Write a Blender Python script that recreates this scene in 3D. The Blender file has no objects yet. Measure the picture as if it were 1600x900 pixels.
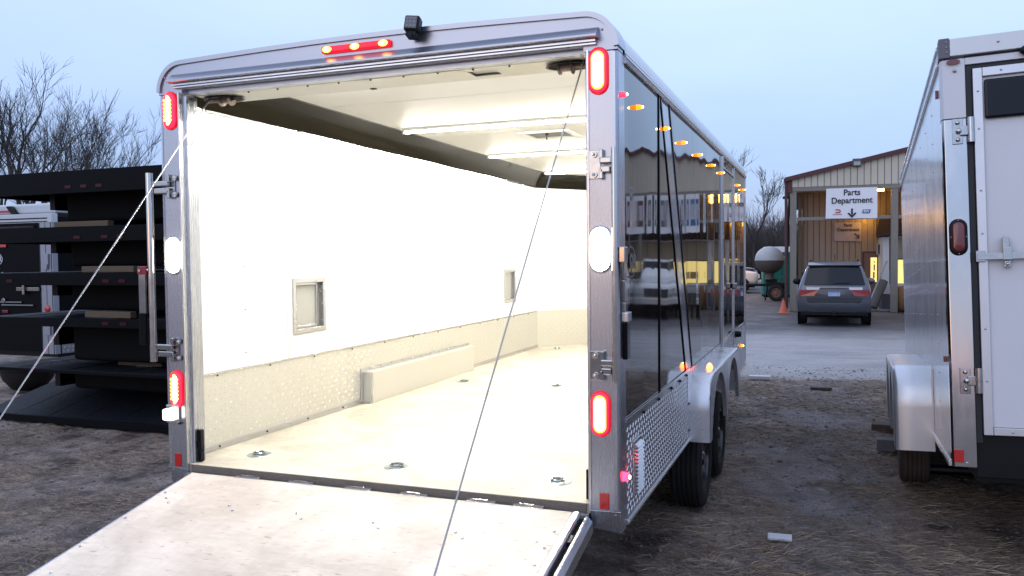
import bpy, bmesh, math, random
from mathutils import Vector, Matrix, noise
R = math.radians
PI = math.pi
random.seed(7)
scene = bpy.context.scene
COL = scene.collection

# ------------------------------------------------------------------ camera
CAM_POS = Vector((2.15783, -3.60485, 1.82266))
YAW, PITCH, ROLL = 0.3640737, -0.0359141, -0.0104361
cd = bpy.data.cameras.new('camera')
cd.sensor_fit = 'HORIZONTAL'; cd.sensor_width = 36.0
cd.lens = 36.0 * 1288.111 / 1600.0
cd.clip_start = 0.05; cd.clip_end = 1500
cam = bpy.data.objects.new('camera', cd); COL.objects.link(cam)
_f = Vector((-math.sin(YAW) * math.cos(PITCH), math.cos(YAW) * math.cos(PITCH), math.sin(PITCH)))
_r = _f.cross(Vector((0, 0, 1))).normalized(); _u = _r.cross(_f)
_r2 = _r * math.cos(ROLL) + _u * math.sin(ROLL); _u2 = _u * math.cos(ROLL) - _r * math.sin(ROLL)
m = Matrix((_r2, _u2, -_f)).transposed().to_4x4(); m.translation = CAM_POS
cam.matrix_world = m
scene.camera = cam

# ------------------------------------------------------------------ world: overcast dusk sky
SUN_EL, SUN_ROT = R(4), R(200)
world = bpy.data.worlds.new('World'); scene.world = world; world.use_nodes = True
nt = world.node_tree; nt.nodes.clear()
out = nt.nodes.new('ShaderNodeOutputWorld')
add = nt.nodes.new('ShaderNodeAddShader')
bg1 = nt.nodes.new('ShaderNodeBackground'); bg2 = nt.nodes.new('ShaderNodeBackground')
sky = nt.nodes.new('ShaderNodeTexSky'); sky.sky_type = 'NISHITA'; sky.sun_disc = False
sky.sun_elevation = SUN_EL; sky.sun_rotation = SUN_ROT
sky.air_density = 1.0; sky.dust_density = 0.6; sky.ozone_density = 1.5
nt.links.new(sky.outputs[0], bg1.inputs['Color']); bg1.inputs['Strength'].default_value = 0.05
tc = nt.nodes.new('ShaderNodeTexCoord'); sep = nt.nodes.new('ShaderNodeSeparateXYZ')
nt.links.new(tc.outputs['Generated'], sep.inputs[0])
ramp = nt.nodes.new('ShaderNodeValToRGB')
e = ramp.color_ramp.elements
e[0].position = 0.0; e[0].color = (.215, .29, .50, 1)
e[1].position = 0.62; e[1].color = (.53, .625, .865, 1)
k = e.new(0.12); k.color = (.265, .37, .62, 1)
k = e.new(0.34); k.color = (.46, .575, .845, 1)
nt.links.new(sep.outputs['Z'], ramp.inputs['Fac'])
mp = nt.nodes.new('ShaderNodeMapping'); mp.inputs['Scale'].default_value = (1.3, 1.3, 4.0)
nt.links.new(tc.outputs['Generated'], mp.inputs[0])
nz = nt.nodes.new('ShaderNodeTexNoise'); nz.inputs['Scale'].default_value = 1.6; nz.inputs['Detail'].default_value = 5
nt.links.new(mp.outputs[0], nz.inputs['Vector'])
cr = nt.nodes.new('ShaderNodeValToRGB')
cr.color_ramp.elements[0].position = .3; cr.color_ramp.elements[0].color = (.90, .91, .94, 1)
cr.color_ramp.elements[1].position = .72; cr.color_ramp.elements[1].color = (1.07, 1.06, 1.04, 1)
nt.links.new(nz.outputs['Fac'], cr.inputs[0])
mul = nt.nodes.new('ShaderNodeMixRGB'); mul.blend_type = 'MULTIPLY'; mul.inputs[0].default_value = 1
nt.links.new(ramp.outputs[0], mul.inputs[1]); nt.links.new(cr.outputs[0], mul.inputs[2])
nt.links.new(mul.outputs[0], bg2.inputs['Color']); bg2.inputs['Strength'].default_value = 1.55
nt.links.new(bg1.outputs[0], add.inputs[0]); nt.links.new(bg2.outputs[0], add.inputs[1])
nt.links.new(add.outputs[0], out.inputs[0])

sl = bpy.data.lights.new('sun', 'SUN'); sl.energy = 0.25; sl.angle = R(40); sl.color = (1.0, .93, .88)
so = bpy.data.objects.new('sun', sl); COL.objects.link(so)
_d = Vector((math.sin(SUN_ROT) * math.cos(R(20)), math.cos(SUN_ROT) * math.cos(R(20)), math.sin(R(20))))
so.rotation_euler = _d.to_track_quat('Z', 'Y').to_euler()

vs = scene.view_settings
vs.view_transform = 'Standard'; vs.look = 'None'; vs.exposure = 0.0; vs.gamma = 1.0; vs.use_curve_mapping = False

scene.render.engine = 'CYCLES'
cy_ = scene.cycles
cy_.max_bounces = 7; cy_.diffuse_bounces = 4; cy_.glossy_bounces = 4; cy_.transmission_bounces = 3
cy_.caustics_reflective = False; cy_.caustics_refractive = False; cy_.sample_clamp_indirect = 6

# ------------------------------------------------------------------ materials
MATS = {}
def mat(name, col=(.5, .5, .5), rough=.5, metal=0., spec=.5, coat=0., coat_rough=.03, noise_amt=0., noise_scale=8.,
        noise_stretch=(1, 1, 1), col2=None, bump=0., bump_scale=20., bump_stretch=None, rough_var=0., emit=None, emit_s=0.,
        trans=0., alpha=1., detail=6.):
    if name in MATS: return MATS[name]
    m = bpy.data.materials.new(name); m.use_nodes = True
    t = m.node_tree; b = t.nodes['Principled BSDF']
    b.inputs['Base Color'].default_value = (*col, 1)
    b.inputs['Roughness'].default_value = rough; b.inputs['Metallic'].default_value = metal
    b.inputs['Specular IOR Level'].default_value = spec
    b.inputs['Coat Weight'].default_value = coat; b.inputs['Coat Roughness'].default_value = coat_rough
    b.inputs['Transmission Weight'].default_value = trans
    if alpha < 1: b.inputs['Alpha'].default_value = alpha
    if emit:
        b.inputs['Emission Color'].default_value = (*emit, 1); b.inputs['Emission Strength'].default_value = emit_s
    if noise_amt or bump or rough_var:
        tc = t.nodes.new('ShaderNodeTexCoord')
        mp = t.nodes.new('ShaderNodeMapping'); mp.inputs['Scale'].default_value = noise_stretch
        t.links.new(tc.outputs['Object'], mp.inputs[0])
        nz = t.nodes.new('ShaderNodeTexNoise'); nz.inputs['Scale'].default_value = noise_scale
        nz.inputs['Detail'].default_value = detail; nz.inputs['Roughness'].default_value = .62
        t.links.new(mp.outputs[0], nz.inputs['Vector'])
        if noise_amt:
            c2 = col2 if col2 else tuple(c * .45 for c in col)
            rp = t.nodes.new('ShaderNodeValToRGB')
            rp.color_ramp.elements[0].position = .5 - .25; rp.color_ramp.elements[1].position = .5 + .22
            rp.color_ramp.elements[0].color = (*[a * (1 - noise_amt) + bb * noise_amt for a, bb in zip(col, c2)], 1)
            rp.color_ramp.elements[1].color = (*col, 1)
            t.links.new(nz.outputs['Fac'], rp.inputs[0]); t.links.new(rp.outputs[0], b.inputs['Base Color'])
        if rough_var:
            mr = t.nodes.new('ShaderNodeMapRange')
            mr.inputs['From Min'].default_value = .3; mr.inputs['From Max'].default_value = .7
            mr.inputs['To Min'].default_value = max(0, rough - rough_var); mr.inputs['To Max'].default_value = rough + rough_var
            t.links.new(nz.outputs['Fac'], mr.inputs['Value']); t.links.new(mr.outputs[0], b.inputs['Roughness'])
        if bump:
            mp2 = t.nodes.new('ShaderNodeMapping'); mp2.inputs['Scale'].default_value = bump_stretch or noise_stretch
            t.links.new(tc.outputs['Object'], mp2.inputs[0])
            n2 = t.nodes.new('ShaderNodeTexNoise'); n2.inputs['Scale'].default_value = bump_scale; n2.inputs['Detail'].default_value = 5
            t.links.new(mp2.outputs[0], n2.inputs['Vector'])
            bp = t.nodes.new('ShaderNodeBump'); bp.inputs['Strength'].default_value = bump; bp.inputs['Distance'].default_value = .01
            t.links.new(n2.outputs['Fac'], bp.inputs['Height']); t.links.new(bp.outputs[0], b.inputs['Normal'])
    MATS[name] = m
    return m

def emis(name, col, s):
    if name in MATS: return MATS[name]
    m = bpy.data.materials.new(name); m.use_nodes = True
    t = m.node_tree; b = t.nodes['Principled BSDF']
    b.inputs['Base Color'].default_value = (*[min(.8, c * .5) for c in col], 1); b.inputs['Roughness'].default_value = .3
    b.inputs['Emission Color'].default_value = (*col, 1); b.inputs['Emission Strength'].default_value = s
    MATS[name] = m
    return m

ALU = mat('brushed_aluminium', (.455, .475, .53), .27, .92, noise_amt=.22, col2=(.375, .395, .45), noise_scale=60, noise_stretch=(6, 6, .12), rough_var=.03)
ALUH = mat('brushed_aluminium_across', (.43, .45, .51), .32, .92, noise_amt=.2, col2=(.36, .375, .43), noise_scale=14, noise_stretch=(.12, 24, 24), rough_var=.03)
ALUP = mat('satin_aluminium', (.66, .66, .68), .24, .95, noise_amt=.2, col2=(.55, .55, .57), noise_scale=10, rough_var=.06)
CHROME = mat('polished_steel', (.50, .49, .49), .09, 1., noise_amt=.4, col2=(.25, .245, .24), noise_scale=30, rough_var=.05)
DIAM = mat('diamond_plate', (.58, .57, .58), .30, .92, noise_amt=.3, col2=(.42, .42, .43), noise_scale=5, rough_var=.1)
TREADHI = mat('tread_highlight', (.86, .84, .77), .3, .3)  # highlights of the raised diamonds put into a whiter base colour
DIAMIN = mat('diamond_plate_inside', (.72, .705, .645), .36, .65, noise_amt=.25, col2=(.63, .615, .555), noise_scale=4, rough_var=.08)
WHITEP = mat('white_wall_panel', (.84, .84, .825), .35, noise_amt=.10, col2=(.79, .785, .76), noise_scale=3, bump=.03, bump_scale=5)
CEILP = mat('white_ceiling_panel', (.74, .73, .69), .45, noise_amt=.12, col2=(.68, .67, .63), noise_scale=3)
CHAR = mat('charcoal_paint', (.015, .0115, .011), .045, 0., .5, coat=.3, coat_rough=.02, noise_amt=.3, noise_scale=2, rough_var=.02)
SILV = mat('silver_paint', (.34, .34, .38), .10, .4, .5, coat=.3, coat_rough=.02, noise_amt=.1, noise_scale=3)
BLKG = mat('black_gloss', (.005, .0055, .0075), .14, 0., .16)
BLKS = mat('black_frame_paint', (.0035, .004, .006), .55, 0., .08, noise_amt=.5, noise_scale=9)
COVE = mat('black_cove', (.009, .0075, .0045), .11, 0., .022, noise_amt=.3, noise_scale=2.5, rough_var=.05)
BLK = mat('black_paint', (.0055, .006, .008), .42, 0., .22, noise_amt=.5, noise_scale=9, rough_var=.12)
RUB = mat('tyre_rubber', (.014, .0135, .014), .72, 0., .3, noise_amt=.6, col2=(.035, .030, .026), noise_scale=9, bump=.15, bump_scale=60)
RUBD = mat('dusty_tyre_rubber', (.115, .088, .075), .85, 0., .3, noise_amt=.7, col2=(.05, .04, .036), noise_scale=7, bump=.15, bump_scale=60)
RIMB = mat('black_rim', (.02, .02, .022), .28, .3, .5, coat=.5, noise_amt=.3)
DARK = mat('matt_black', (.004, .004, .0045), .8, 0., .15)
REDR = mat('red_reflector', (.55, .010, .010), .25, 0., .5, coat=.8, noise_amt=.3, noise_scale=60)
REDL = mat('red_lens_unlit', (.16, .006, .012), .2, 0., .5, coat=.8, noise_amt=.35, noise_scale=60)
BOLT = mat('zinc_bolt', (.6, .6, .6), .22, 1., noise_amt=.3, noise_scale=50)
SEAL = mat('rubber_seal', (.012, .014, .02), .55, noise_amt=.4, noise_scale=20)
WOODB = mat('lumber', (.14, .10, .062), .75, noise_amt=.6, col2=(.08, .055, .032), noise_scale=9, noise_stretch=(.6, 6, 6), bump=.3, bump_scale=40)
TIMB = mat('weathered_timber', (.26, .235, .205), .8, noise_amt=.55, col2=(.13, .115, .10), noise_scale=7, noise_stretch=(6, 6, .5), bump=.3, bump_scale=30)
LAMPW = emis('white_lamp', (1.0, .97, .86), 26)
TUBE = emis('led_tube', (1.0, .965, .88), 250)
REDE = emis('red_lamp_rim', (1.0, .003, .010), 15)
REDY = emis('red_lamp_halo', (1.0, .34, .03), 3.2)
REDS = emis('red_marker_strong', (1.0, .012, .035), 16)
REDB = emis('red_lamp_bezel', (1.0, .008, .03), .55)
REDC = emis('red_lamp_core', (1.0, .62, .30), 7.5)
REDD = emis('red_lamp_led', (1.0, .42, .06), 7.0)
AMB = emis('amber_lamp', (1.0, .30, .008), 2.4)
AMBC = emis('amber_lamp_core', (1.0, .58, .16), 26)
REDM = emis('red_marker', (1.0, .03, .07), 3.2)
REDMC = emis('red_marker_core', (1.0, .35, .28), 22)

def wood_sheet(name, base, dark, light, scale, rough=.6):
    """pressed flake panel: streaky flakes in two directions, scuffs and dark specks"""
    m = bpy.data.materials.new(name); m.use_nodes = True
    t = m.node_tree; b = t.nodes['Principled BSDF']; b.inputs['Roughness'].default_value = rough
    tc = t.nodes.new('ShaderNodeTexCoord')
    def nz(sc, st, rot=0, det=4):
        mp = t.nodes.new('ShaderNodeMapping'); mp.inputs['Scale'].default_value = st; mp.inputs['Rotation'].default_value = (0, 0, rot)
        t.links.new(tc.outputs['Object'], mp.inputs[0])
        n = t.nodes.new('ShaderNodeTexNoise'); n.inputs['Scale'].default_value = sc; n.inputs['Detail'].default_value = det
        n.inputs['Distortion'].default_value = .6
        t.links.new(mp.outputs[0], n.inputs['Vector']); return n.outputs['Fac']
    def rampn(f, a, ca, bb, cb):
        r = t.nodes.new('ShaderNodeValToRGB'); r.color_ramp.elements[0].position = a; r.color_ramp.elements[1].position = bb
        r.color_ramp.elements[0].color = (*ca, 1); r.color_ramp.elements[1].color = (*cb, 1); t.links.new(f, r.inputs[0]); return r.outputs[0]
    c = rampn(nz(scale, (1, 3.2, 1), .35), .35, dark, .68, base)
    c2 = rampn(nz(scale * 1.3, (3.0, 1, 1), -.5), .42, base, .7, light)
    mx = t.nodes.new('ShaderNodeMixRGB'); mx.inputs[0].default_value = .5; t.links.new(c, mx.inputs[1]); t.links.new(c2, mx.inputs[2])
    g = rampn(nz(2.2, (1, 1, 1), 0, 5), .36, (.76, .745, .73), .58, (1, 1, 1))
    m2 = t.nodes.new('ShaderNodeMixRGB'); m2.blend_type = 'MULTIPLY'; m2.inputs[0].default_value = 1
    t.links.new(mx.outputs[0], m2.inputs[1]); t.links.new(g, m2.inputs[2])
    sp = rampn(nz(15, (1, 4.5, 1), .2, 2), .29, (.30, .26, .22), .35, (1, 1, 1))
    m3 = t.nodes.new('ShaderNodeMixRGB'); m3.blend_type = 'MULTIPLY'; m3.inputs[0].default_value = .45
    t.links.new(m2.outputs[0], m3.inputs[1]); t.links.new(sp, m3.inputs[2])
    t.links.new(m3.outputs[0], b.inputs['Base Color'])
    bp = t.nodes.new('ShaderNodeBump'); bp.inputs['Strength'].default_value = .15; bp.inputs['Distance'].default_value = .004
    t.links.new(nz(40, (1, 3, 1), .3), bp.inputs['Height']); t.links.new(bp.outputs[0], b.inputs['Normal'])
    MATS[name] = m
    return m
OSB = wood_sheet('pressed_wood_floor', (.62, .57, .47), (.48, .42, .32), (.70, .655, .56), 10)
PLY = wood_sheet('pressed_wood_ramp', (.69, .605, .52), (.55, .475, .40), (.75, .675, .59), 10)

# ------------------------------------------------------------------ mesh helpers
class MB:
    def __init__(s): s.v = []; s.f = []
    def add(s, vs, fs):
        o = len(s.v); s.v += [tuple(p) for p in vs]; s.f += [tuple(i + o for i in f) for f in fs]; return s
    def box(s, x0, x1, y0, y1, z0, z1):
        return s.add([(x0, y0, z0), (x1, y0, z0), (x1, y1, z0), (x0, y1, z0), (x0, y0, z1), (x1, y0, z1), (x1, y1, z1), (x0, y1, z1)],
                     [(3, 2, 1, 0), (4, 5, 6, 7), (0, 1, 5, 4), (1, 2, 6, 5), (2, 3, 7, 6), (3, 0, 4, 7)])
    def hexa(s, p):
        return s.add(p, [(3, 2, 1, 0), (4, 5, 6, 7), (0, 1, 5, 4), (1, 2, 6, 5), (2, 3, 7, 6), (3, 0, 4, 7)])
    def cyl(s, p0, p1, r, n=10, r2=None, caps=True):
        p0 = Vector(p0); p1 = Vector(p1); r2 = r if r2 is None else r2
        d = (p1 - p0).normalized(); a = d.orthogonal().normalized(); b = d.cross(a)
        vs = []
        for p, rr in ((p0, r), (p1, r2)):
            for i in range(n):
                t = 2 * PI * i / n; vs.append(p + a * (rr * math.cos(t)) + b * (rr * math.sin(t)))
        fs = [(i, (i + 1) % n, n + (i + 1) % n, n + i) for i in range(n)]
        if caps: fs += [tuple(range(n - 1, -1, -1)), tuple(range(n, 2 * n))]
        return s.add(vs, fs)
    def prism(s, poly, axis, a, b):
        """poly of 2D points (in the two other axes, in xyz order), extruded along axis from a to b"""
        def P(q, t):
            if axis == 'x': return (t, q[0], q[1])
            if axis == 'y': return (q[0], t, q[1])
            return (q[0], q[1], t)
        n = len(poly)
        vs = [P(q, a) for q in poly] + [P(q, b) for q in poly]
        fs = [tuple(range(n - 1, -1, -1)), tuple(range(n, 2 * n))] + [(i, (i + 1) % n, n + (i + 1) % n, n + i) for i in range(n)]
        return s.add(vs, fs)
    def lathe(s, prof, origin, axis='x', n=24):
        """prof: (radius, along); closed around axis"""
        o = Vector(origin); vs = []
        for (r, t) in prof:
            for i in range(n):
                a = 2 * PI * i / n; c, q = r * math.cos(a), r * math.sin(a)
                vs.append(o + Vector({'x': (t, c, q), 'y': (c, t, q), 'z': (c, q, t)}[axis]))
        fs = []
        for k in range(len(prof) - 1):
            for i in range(n):
                j = (i + 1) % n; fs.append((k * n + i, k * n + j, (k + 1) * n + j, (k + 1) * n + i))
        return s.add(vs, fs)
    def grid(s, fn, nu, nv):
        vs = [fn(i / nu, j / nv) for j in range(nv + 1) for i in range(nu + 1)]
        fs = [(j * (nu + 1) + i, j * (nu + 1) + i + 1, (j + 1) * (nu + 1) + i + 1, (j + 1) * (nu + 1) + i) for j in range(nv) for i in range(nu)]
        return s.add(vs, fs)
    def sphere(s, c, r, nu=12, nv=8, sc=(1, 1, 1)):
        c = Vector(c)
        def fn(u, v):
            a = 2 * PI * u; b = PI * (v - .5)
            return c + Vector((r * sc[0] * math.cos(b) * math.cos(a), r * sc[1] * math.cos(b) * math.sin(a), r * sc[2] * math.sin(b)))
        return s.grid(fn, nu, nv)
    def mesh(s, name, m=None, smooth=False, weld=False):
        me = bpy.data.meshes.new(name); me.from_pydata(s.v, [], s.f); me.validate()
        bm = bmesh.new(); bm.from_mesh(me)
        if weld: bmesh.ops.remove_doubles(bm, verts=bm.verts, dist=1e-5)
        bmesh.ops.recalc_face_normals(bm, faces=bm.faces); bm.to_mesh(me); bm.free()
        if m: me.materials.append(m)
        if smooth:
            for p in me.polygons: p.use_smooth = True
        return me

def obj(name, mb, m=None, parent=None, loc=None, rot=None, smooth=False, bevel=0., seg=2, weld=False, auto=None, kind=None, label=None):
    me = mb if isinstance(mb, bpy.types.Mesh) else mb.mesh(name, m, smooth or auto is not None, weld)
    if auto is not None: me.set_sharp_from_angle(angle=R(auto))
    o = bpy.data.objects.new(name, me); COL.objects.link(o)
    if parent: o.parent = parent
    if loc: o.location = loc
    if rot: o.rotation_euler = rot
    if bevel:
        b = o.modifiers.new('bevel', 'BEVEL'); b.width = bevel; b.segments = seg; b.limit_method = 'ANGLE'; b.angle_limit = R(35)
    if kind: o['kind'] = kind
    if label: o['label'] = label
    return o
def part(name, m, parent, *boxes, **kw):
    """one object per box; the first is returned"""
    os_ = [obj(name, MB().box(*b), m, parent, **kw) for b in boxes]
    return os_[0]
def thing(name, label, cat, loc=(0, 0, 0), rotz=0., group=None, mw=None):
    o = bpy.data.objects.new(name, None); COL.objects.link(o); o.empty_display_size = .2
    if mw is not None: o.matrix_world = mw
    else: o.location = loc; o.rotation_euler = (0, 0, rotz)
    o['label'] = label; o['category'] = cat
    if group: o['group'] = group
    return o
def tag(o, label, cat, group=None):
    o['label'] = label; o['category'] = cat
    if group: o['group'] = group
    return o
def kids(o): return [c for c in COL.objects if c.parent == o]
def copy_tree(o, parent=None):
    c = o.copy(); COL.objects.link(c); c.parent = parent
    for ch in kids(o): copy_tree(ch, c)
    return c
def struct(o): o['kind'] = 'structure'; return o
def stadium(hw, hh, n=8):
    """upright stadium outline, half-width hw, half-height hh"""
    p = []
    for i in range(n + 1): a = PI * i / n; p.append((hw * math.cos(a), hh - hw + hw * math.sin(a)))
    for i in range(n + 1): a = PI + PI * i / n; p.append((hw * math.cos(a), -hh + hw + hw * math.sin(a)))
    return p
def dome(mb, outline, y0, y1, inset=.6, axis='y'):
    """low domed lens on an xz outline rising from y0 to y1 (y1 < y0 is towards -y)"""
    n = len(outline); rings = [(1., y0), (1., y0 + (y1 - y0) * .5), (.92, y0 + (y1 - y0) * .85), (inset, y1)]
    vs = []
    for s_, y in rings: vs += [(x * s_, y, z * (1 - (1 - s_) * .55)) for x, z in outline]
    fs = [(k * n + i, k * n + (i + 1) % n, (k + 1) * n + (i + 1) % n, (k + 1) * n + i) for k in range(3) for i in range(n)]
    fs.append(tuple(range(3 * n, 4 * n)))
    return mb.add(vs, fs)

def treads(plane, u0, u1, v0, v1, c, h, du=.042, dv=.030, ln=.015, wd=.0042, skip=None):
    """raised diamonds of a tread plate; plane 'x': u=y v=z at x=c, standing h along x; plane 'y': u=x v=z"""
    mb = MB(); j = 0; v = v0 + dv * .5
    while v < v1 - dv * .3:
        u = u0 + du * (.5 if j % 2 else .25); i = 0
        while u < u1 - du * .2:
            if not skip or not skip(u, v):
                s = 1 if (i + j) % 2 else -1
                d = Vector((.707, .707 * s)); n = Vector((-d.y, d.x))
                q = [Vector((u, v)) + d * ln, Vector((u, v)) + n * wd, Vector((u, v)) - d * ln, Vector((u, v)) - n * wd]
                t = [Vector((u, v)) + d * ln * .5, Vector((u, v)) - d * ln * .5]
                def P(p, hh): return (c + hh, p.x, p.y) if plane == 'x' else (p.x, c + hh, p.y)
                mb.add([P(p, 0) for p in q] + [P(p, h) for p in t], [(0, 1, 4), (0, 4, 3), (1, 2, 5, 4), (2, 3, 5), (3, 4, 5)])
            u += du; i += 1
        v += dv; j += 1
    return mb
def wheel(parent, name, cx, cy, cz, r, w, side, tyre_mat, rim_mat, rim_r=.19, spokes=6, spoke_mat=None):
    """wheel with tyre and rim; side +1 faces +x"""
    t = bpy.data.objects.new(name, None); COL.objects.link(t); t.parent = parent; t.location = (cx, cy, cz)
    h = w / 2
    prof = [(rim_r, -h * .8), (rim_r + .02, -h * .95), (r - .07, -h), (r - .025, -h * .93), (r - .006, -h * .78)]
    for k in range(5):
        a = -h * .72 + k * h * .29
        prof += [(r, a), (r, a + h * .2), (r - .010, a + h * .22), (r - .010, a + h * .27)]
    prof += [(r - .006, h * .78), (r - .025, h * .93), (r - .07, h), (rim_r + .02, h * .95), (rim_r, h * .8)]
    obj('tyre', MB().lathe(prof, (0, 0, 0), 'x', 40), tyre_mat, t, auto=40)
    mb = MB().lathe([(rim_r + .004, side * h * .86), (rim_r - .012, side * h * .88), (rim_r - .02, side * h * .5), (rim_r - .02, -side * h * .7)], (0, 0, 0), 'x', 32)
    mb.lathe([(rim_r - .02, side * h * .2), (.0, side * h * .2)], (0, 0, 0), 'x', 32)
    obj('rim', mb, rim_mat, t, auto=40)
    mb = MB()
    for k in range(spokes):
        a = 2 * PI * k / spokes + .3; c, s_ = math.cos(a), math.sin(a)
        def P(rr, tt, x): return (x, c * rr - s_ * tt, s_ * rr + c * tt)
        x0, x1 = side * h * .25, side * h * .7
        mb.hexa([P(.04, -.035, x0), P(.04, .035, x0), P(.04, .03, x1), P(.04, -.03, x1),
                 P(rim_r - .012, -.022, x0), P(rim_r - .012, .022, x0), P(rim_r - .012, .016, x1), P(rim_r - .012, -.016, x1)])
    obj('spokes', mb, spoke_mat or rim_mat, t, auto=40)
    obj('hub_cap', MB().lathe([(.055, side * h * .2), (.055, side * h * .7), (.04, side * h * .86), (0, side * h * .88)], (0, 0, 0), 'x', 16), rim_mat, t, auto=40)
    return t
def text(name, body, size, m, parent, loc, rot=(R(90), 0, 0), bold=0., align='CENTER', sx=1.):
    c = bpy.data.curves.new(name, 'FONT'); c.body = body; c.size = size; c.align_x = align; c.align_y = 'CENTER'
    c.offset = bold; c.extrude = .001; c.materials.append(m)
    tmp = bpy.data.objects.new(name + '_tmp', c); me = bpy.data.meshes.new_from_object(tmp); bpy.data.objects.remove(tmp)
    me.name = name
    if not me.materials: me.materials.append(m)
    o = bpy.data.objects.new(name, me); COL.objects.link(o); o.parent = parent; o.location = loc; o.rotation_euler = rot; o.scale = (sx, 1, 1)
    return o

# ------------------------------------------------------------------ ground
def smooth(a, b, x):
    t = max(0., min(1., (x - a) / (b - a))); return t * t * (3 - 2 * t)
def gz(x, y):
    return -.15 * smooth(6, 22, y)
def bumpz(x, y):
    rough = 1. - smooth(8.5, 10.5, y + 1.2 * noise.noise((x * .4, y * .4, 3.1)))
    n1 = noise.noise((x * .55, y * .55, 0)) * .030 + noise.noise((x * 1.9, y * 1.9, 5)) * .020
    n2 = noise.noise((x * 5.5, y * 5.5, 9)) * .017 + noise.noise((x * 12, y * 12, 2)) * .011
    return (n1 * .6 + n2) * rough + (1 - rough) * noise.noise((x * 1.1, y * 1.1, 4)) * .010
def graded(lo, hi, d0, d1, step, far):
    a = [d0 + i * step for i in range(int((d1 - d0) / step) + 1)]
    s = step; x = a[-1]
    while x < hi: s *= 1.22; x += s; a.append(x)
    s = step; x = a[0]
    while x > lo: s *= 1.22; x -= s; a.insert(0, x)
    return a
gx = graded(-400, 400, -8, 6.5, .045, 0); gy = graded(-200, 500, -2.5, 10.5, .045, 0)
gm = MB()
gm.v = [(x, y, gz(x, y) + (bumpz(x, y) if -12 < x < 12 and -5 < y < 16 else 0) - .012) for y in gy for x in gx]
nx = len(gx)
gm.f = [(j * nx + i, j * nx + i + 1, (j + 1) * nx + i + 1, (j + 1) * nx + i) for j in range(len(gy) - 1) for i in range(nx - 1)]
me = bpy.data.meshes.new('ground'); me.from_pydata(gm.v, [], gm.f)
for p in me.polygons: p.use_smooth = True
def ground_mat():
    m = bpy.data.materials.new('dirt_and_gravel'); m.use_nodes = True; t = m.node_tree; b = t.nodes['Principled BSDF']
    tc = t.nodes.new('ShaderNodeTexCoord')
    def nz(sc, det=8, rough=.65, dist=0., st=(1, 1, 1)):
        mp = t.nodes.new('ShaderNodeMapping'); mp.inputs['Scale'].default_value = st; t.links.new(tc.outputs['Object'], mp.inputs[0])
        n = t.nodes.new('ShaderNodeTexNoise'); n.inputs['Scale'].default_value = sc; n.inputs['Detail'].default_value = det
        n.inputs['Roughness'].default_value = rough; n.inputs['Distortion'].default_value = dist
        t.links.new(mp.outputs[0], n.inputs['Vector']); return n.outputs['Fac']
    def rp(f, *st):
        r = t.nodes.new('ShaderNodeValToRGB')
        while len(r.color_ramp.elements) < len(st): r.color_ramp.elements.new(.5)
        for e_, (p, c) in zip(r.color_ramp.elements, st): e_.position = p; e_.color = (*c, 1) if isinstance(c, tuple) else (c, c, c, 1)
        t.links.new(f, r.inputs[0]); return r.outputs[0]
    def mix(f, a, b_, mode='MIX'):
        x = t.nodes.new('ShaderNodeMixRGB'); x.blend_type = mode
        if isinstance(f, float): x.inputs[0].default_value = f
        else: t.links.new(f, x.inputs[0])
        t.links.new(a, x.inputs[1]); t.links.new(b_, x.inputs[2]); return x.outputs[0]
    dirt = rp(nz(2.2), (.36, (.034, .026, .023)), (.45, (.165, .123, .103)), (.53, (.30, .235, .20)), (.64, (.48, .42, .385)))
    straw = rp(nz(5, 8, .7, 1.5, (1, 2.4, 1)), (.42, (.06, .043, .036)), (.60, (.40, .295, .215)))
    c1 = mix(rp(nz(1.1, 6), (.44, 0.), (.58, .75)), dirt, straw)
    pm = t.nodes.new('ShaderNodeSeparateXYZ'); t.links.new(tc.outputs['Object'], pm.inputs[0])
    w1 = t.nodes.new('ShaderNodeMath'); w1.operation = 'MULTIPLY_ADD'; w1.inputs[1].default_value = 2.4; t.links.new(nz(.7, 6), w1.inputs[0]); t.links.new(pm.outputs['X'], w1.inputs[2])
    tr_ = t.nodes.new('ShaderNodeMapRange'); tr_.interpolation_type = 'SMOOTHSTEP'; tr_.inputs['From Min'].default_value = 2.7; tr_.inputs['From Max'].default_value = 3.2; t.links.new(w1.outputs[0], tr_.inputs['Value'])
    tr2 = t.nodes.new('ShaderNodeMapRange'); tr2.interpolation_type = 'SMOOTHSTEP'; tr2.inputs['From Min'].default_value = 4.1; tr2.inputs['From Max'].default_value = 3.6; t.links.new(w1.outputs[0], tr2.inputs['Value'])
    tm = t.nodes.new('ShaderNodeMath'); tm.operation = 'MULTIPLY'; t.links.new(tr_.outputs[0], tm.inputs[0]); t.links.new(tr2.outputs[0], tm.inputs[1])
    tm2 = t.nodes.new('ShaderNodeMath'); tm2.operation = 'MULTIPLY'; tm2.inputs[1].default_value = .75; t.links.new(tm.outputs[0], tm2.inputs[0])
    c1 = mix(tm2.outputs[0], c1, rp(nz(3.5, 8), (.38, (.10, .088, .088)), (.62, (.25, .225, .225))))
    grit = rp(nz(55, 3, .7), (.35, (.40, .38, .37)), (.64, (1.5, 1.46, 1.42)))
    c1 = mix(.75, c1, grit, 'MULTIPLY')
    gl = rp(nz(1.3, 7, .65, .4, (.35, 1, 1)), (.3, (.29, .28, .28)), (.7, (.45, .435, .43)))
    gd = rp(nz(1.0, 7, .65, .4, (.35, 1, 1)), (.3, (.075, .072, .076)), (.7, (.15, .145, .15)))
    sp = t.nodes.new('ShaderNodeSeparateXYZ'); t.links.new(tc.outputs['Object'], sp.inputs[0])
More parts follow.
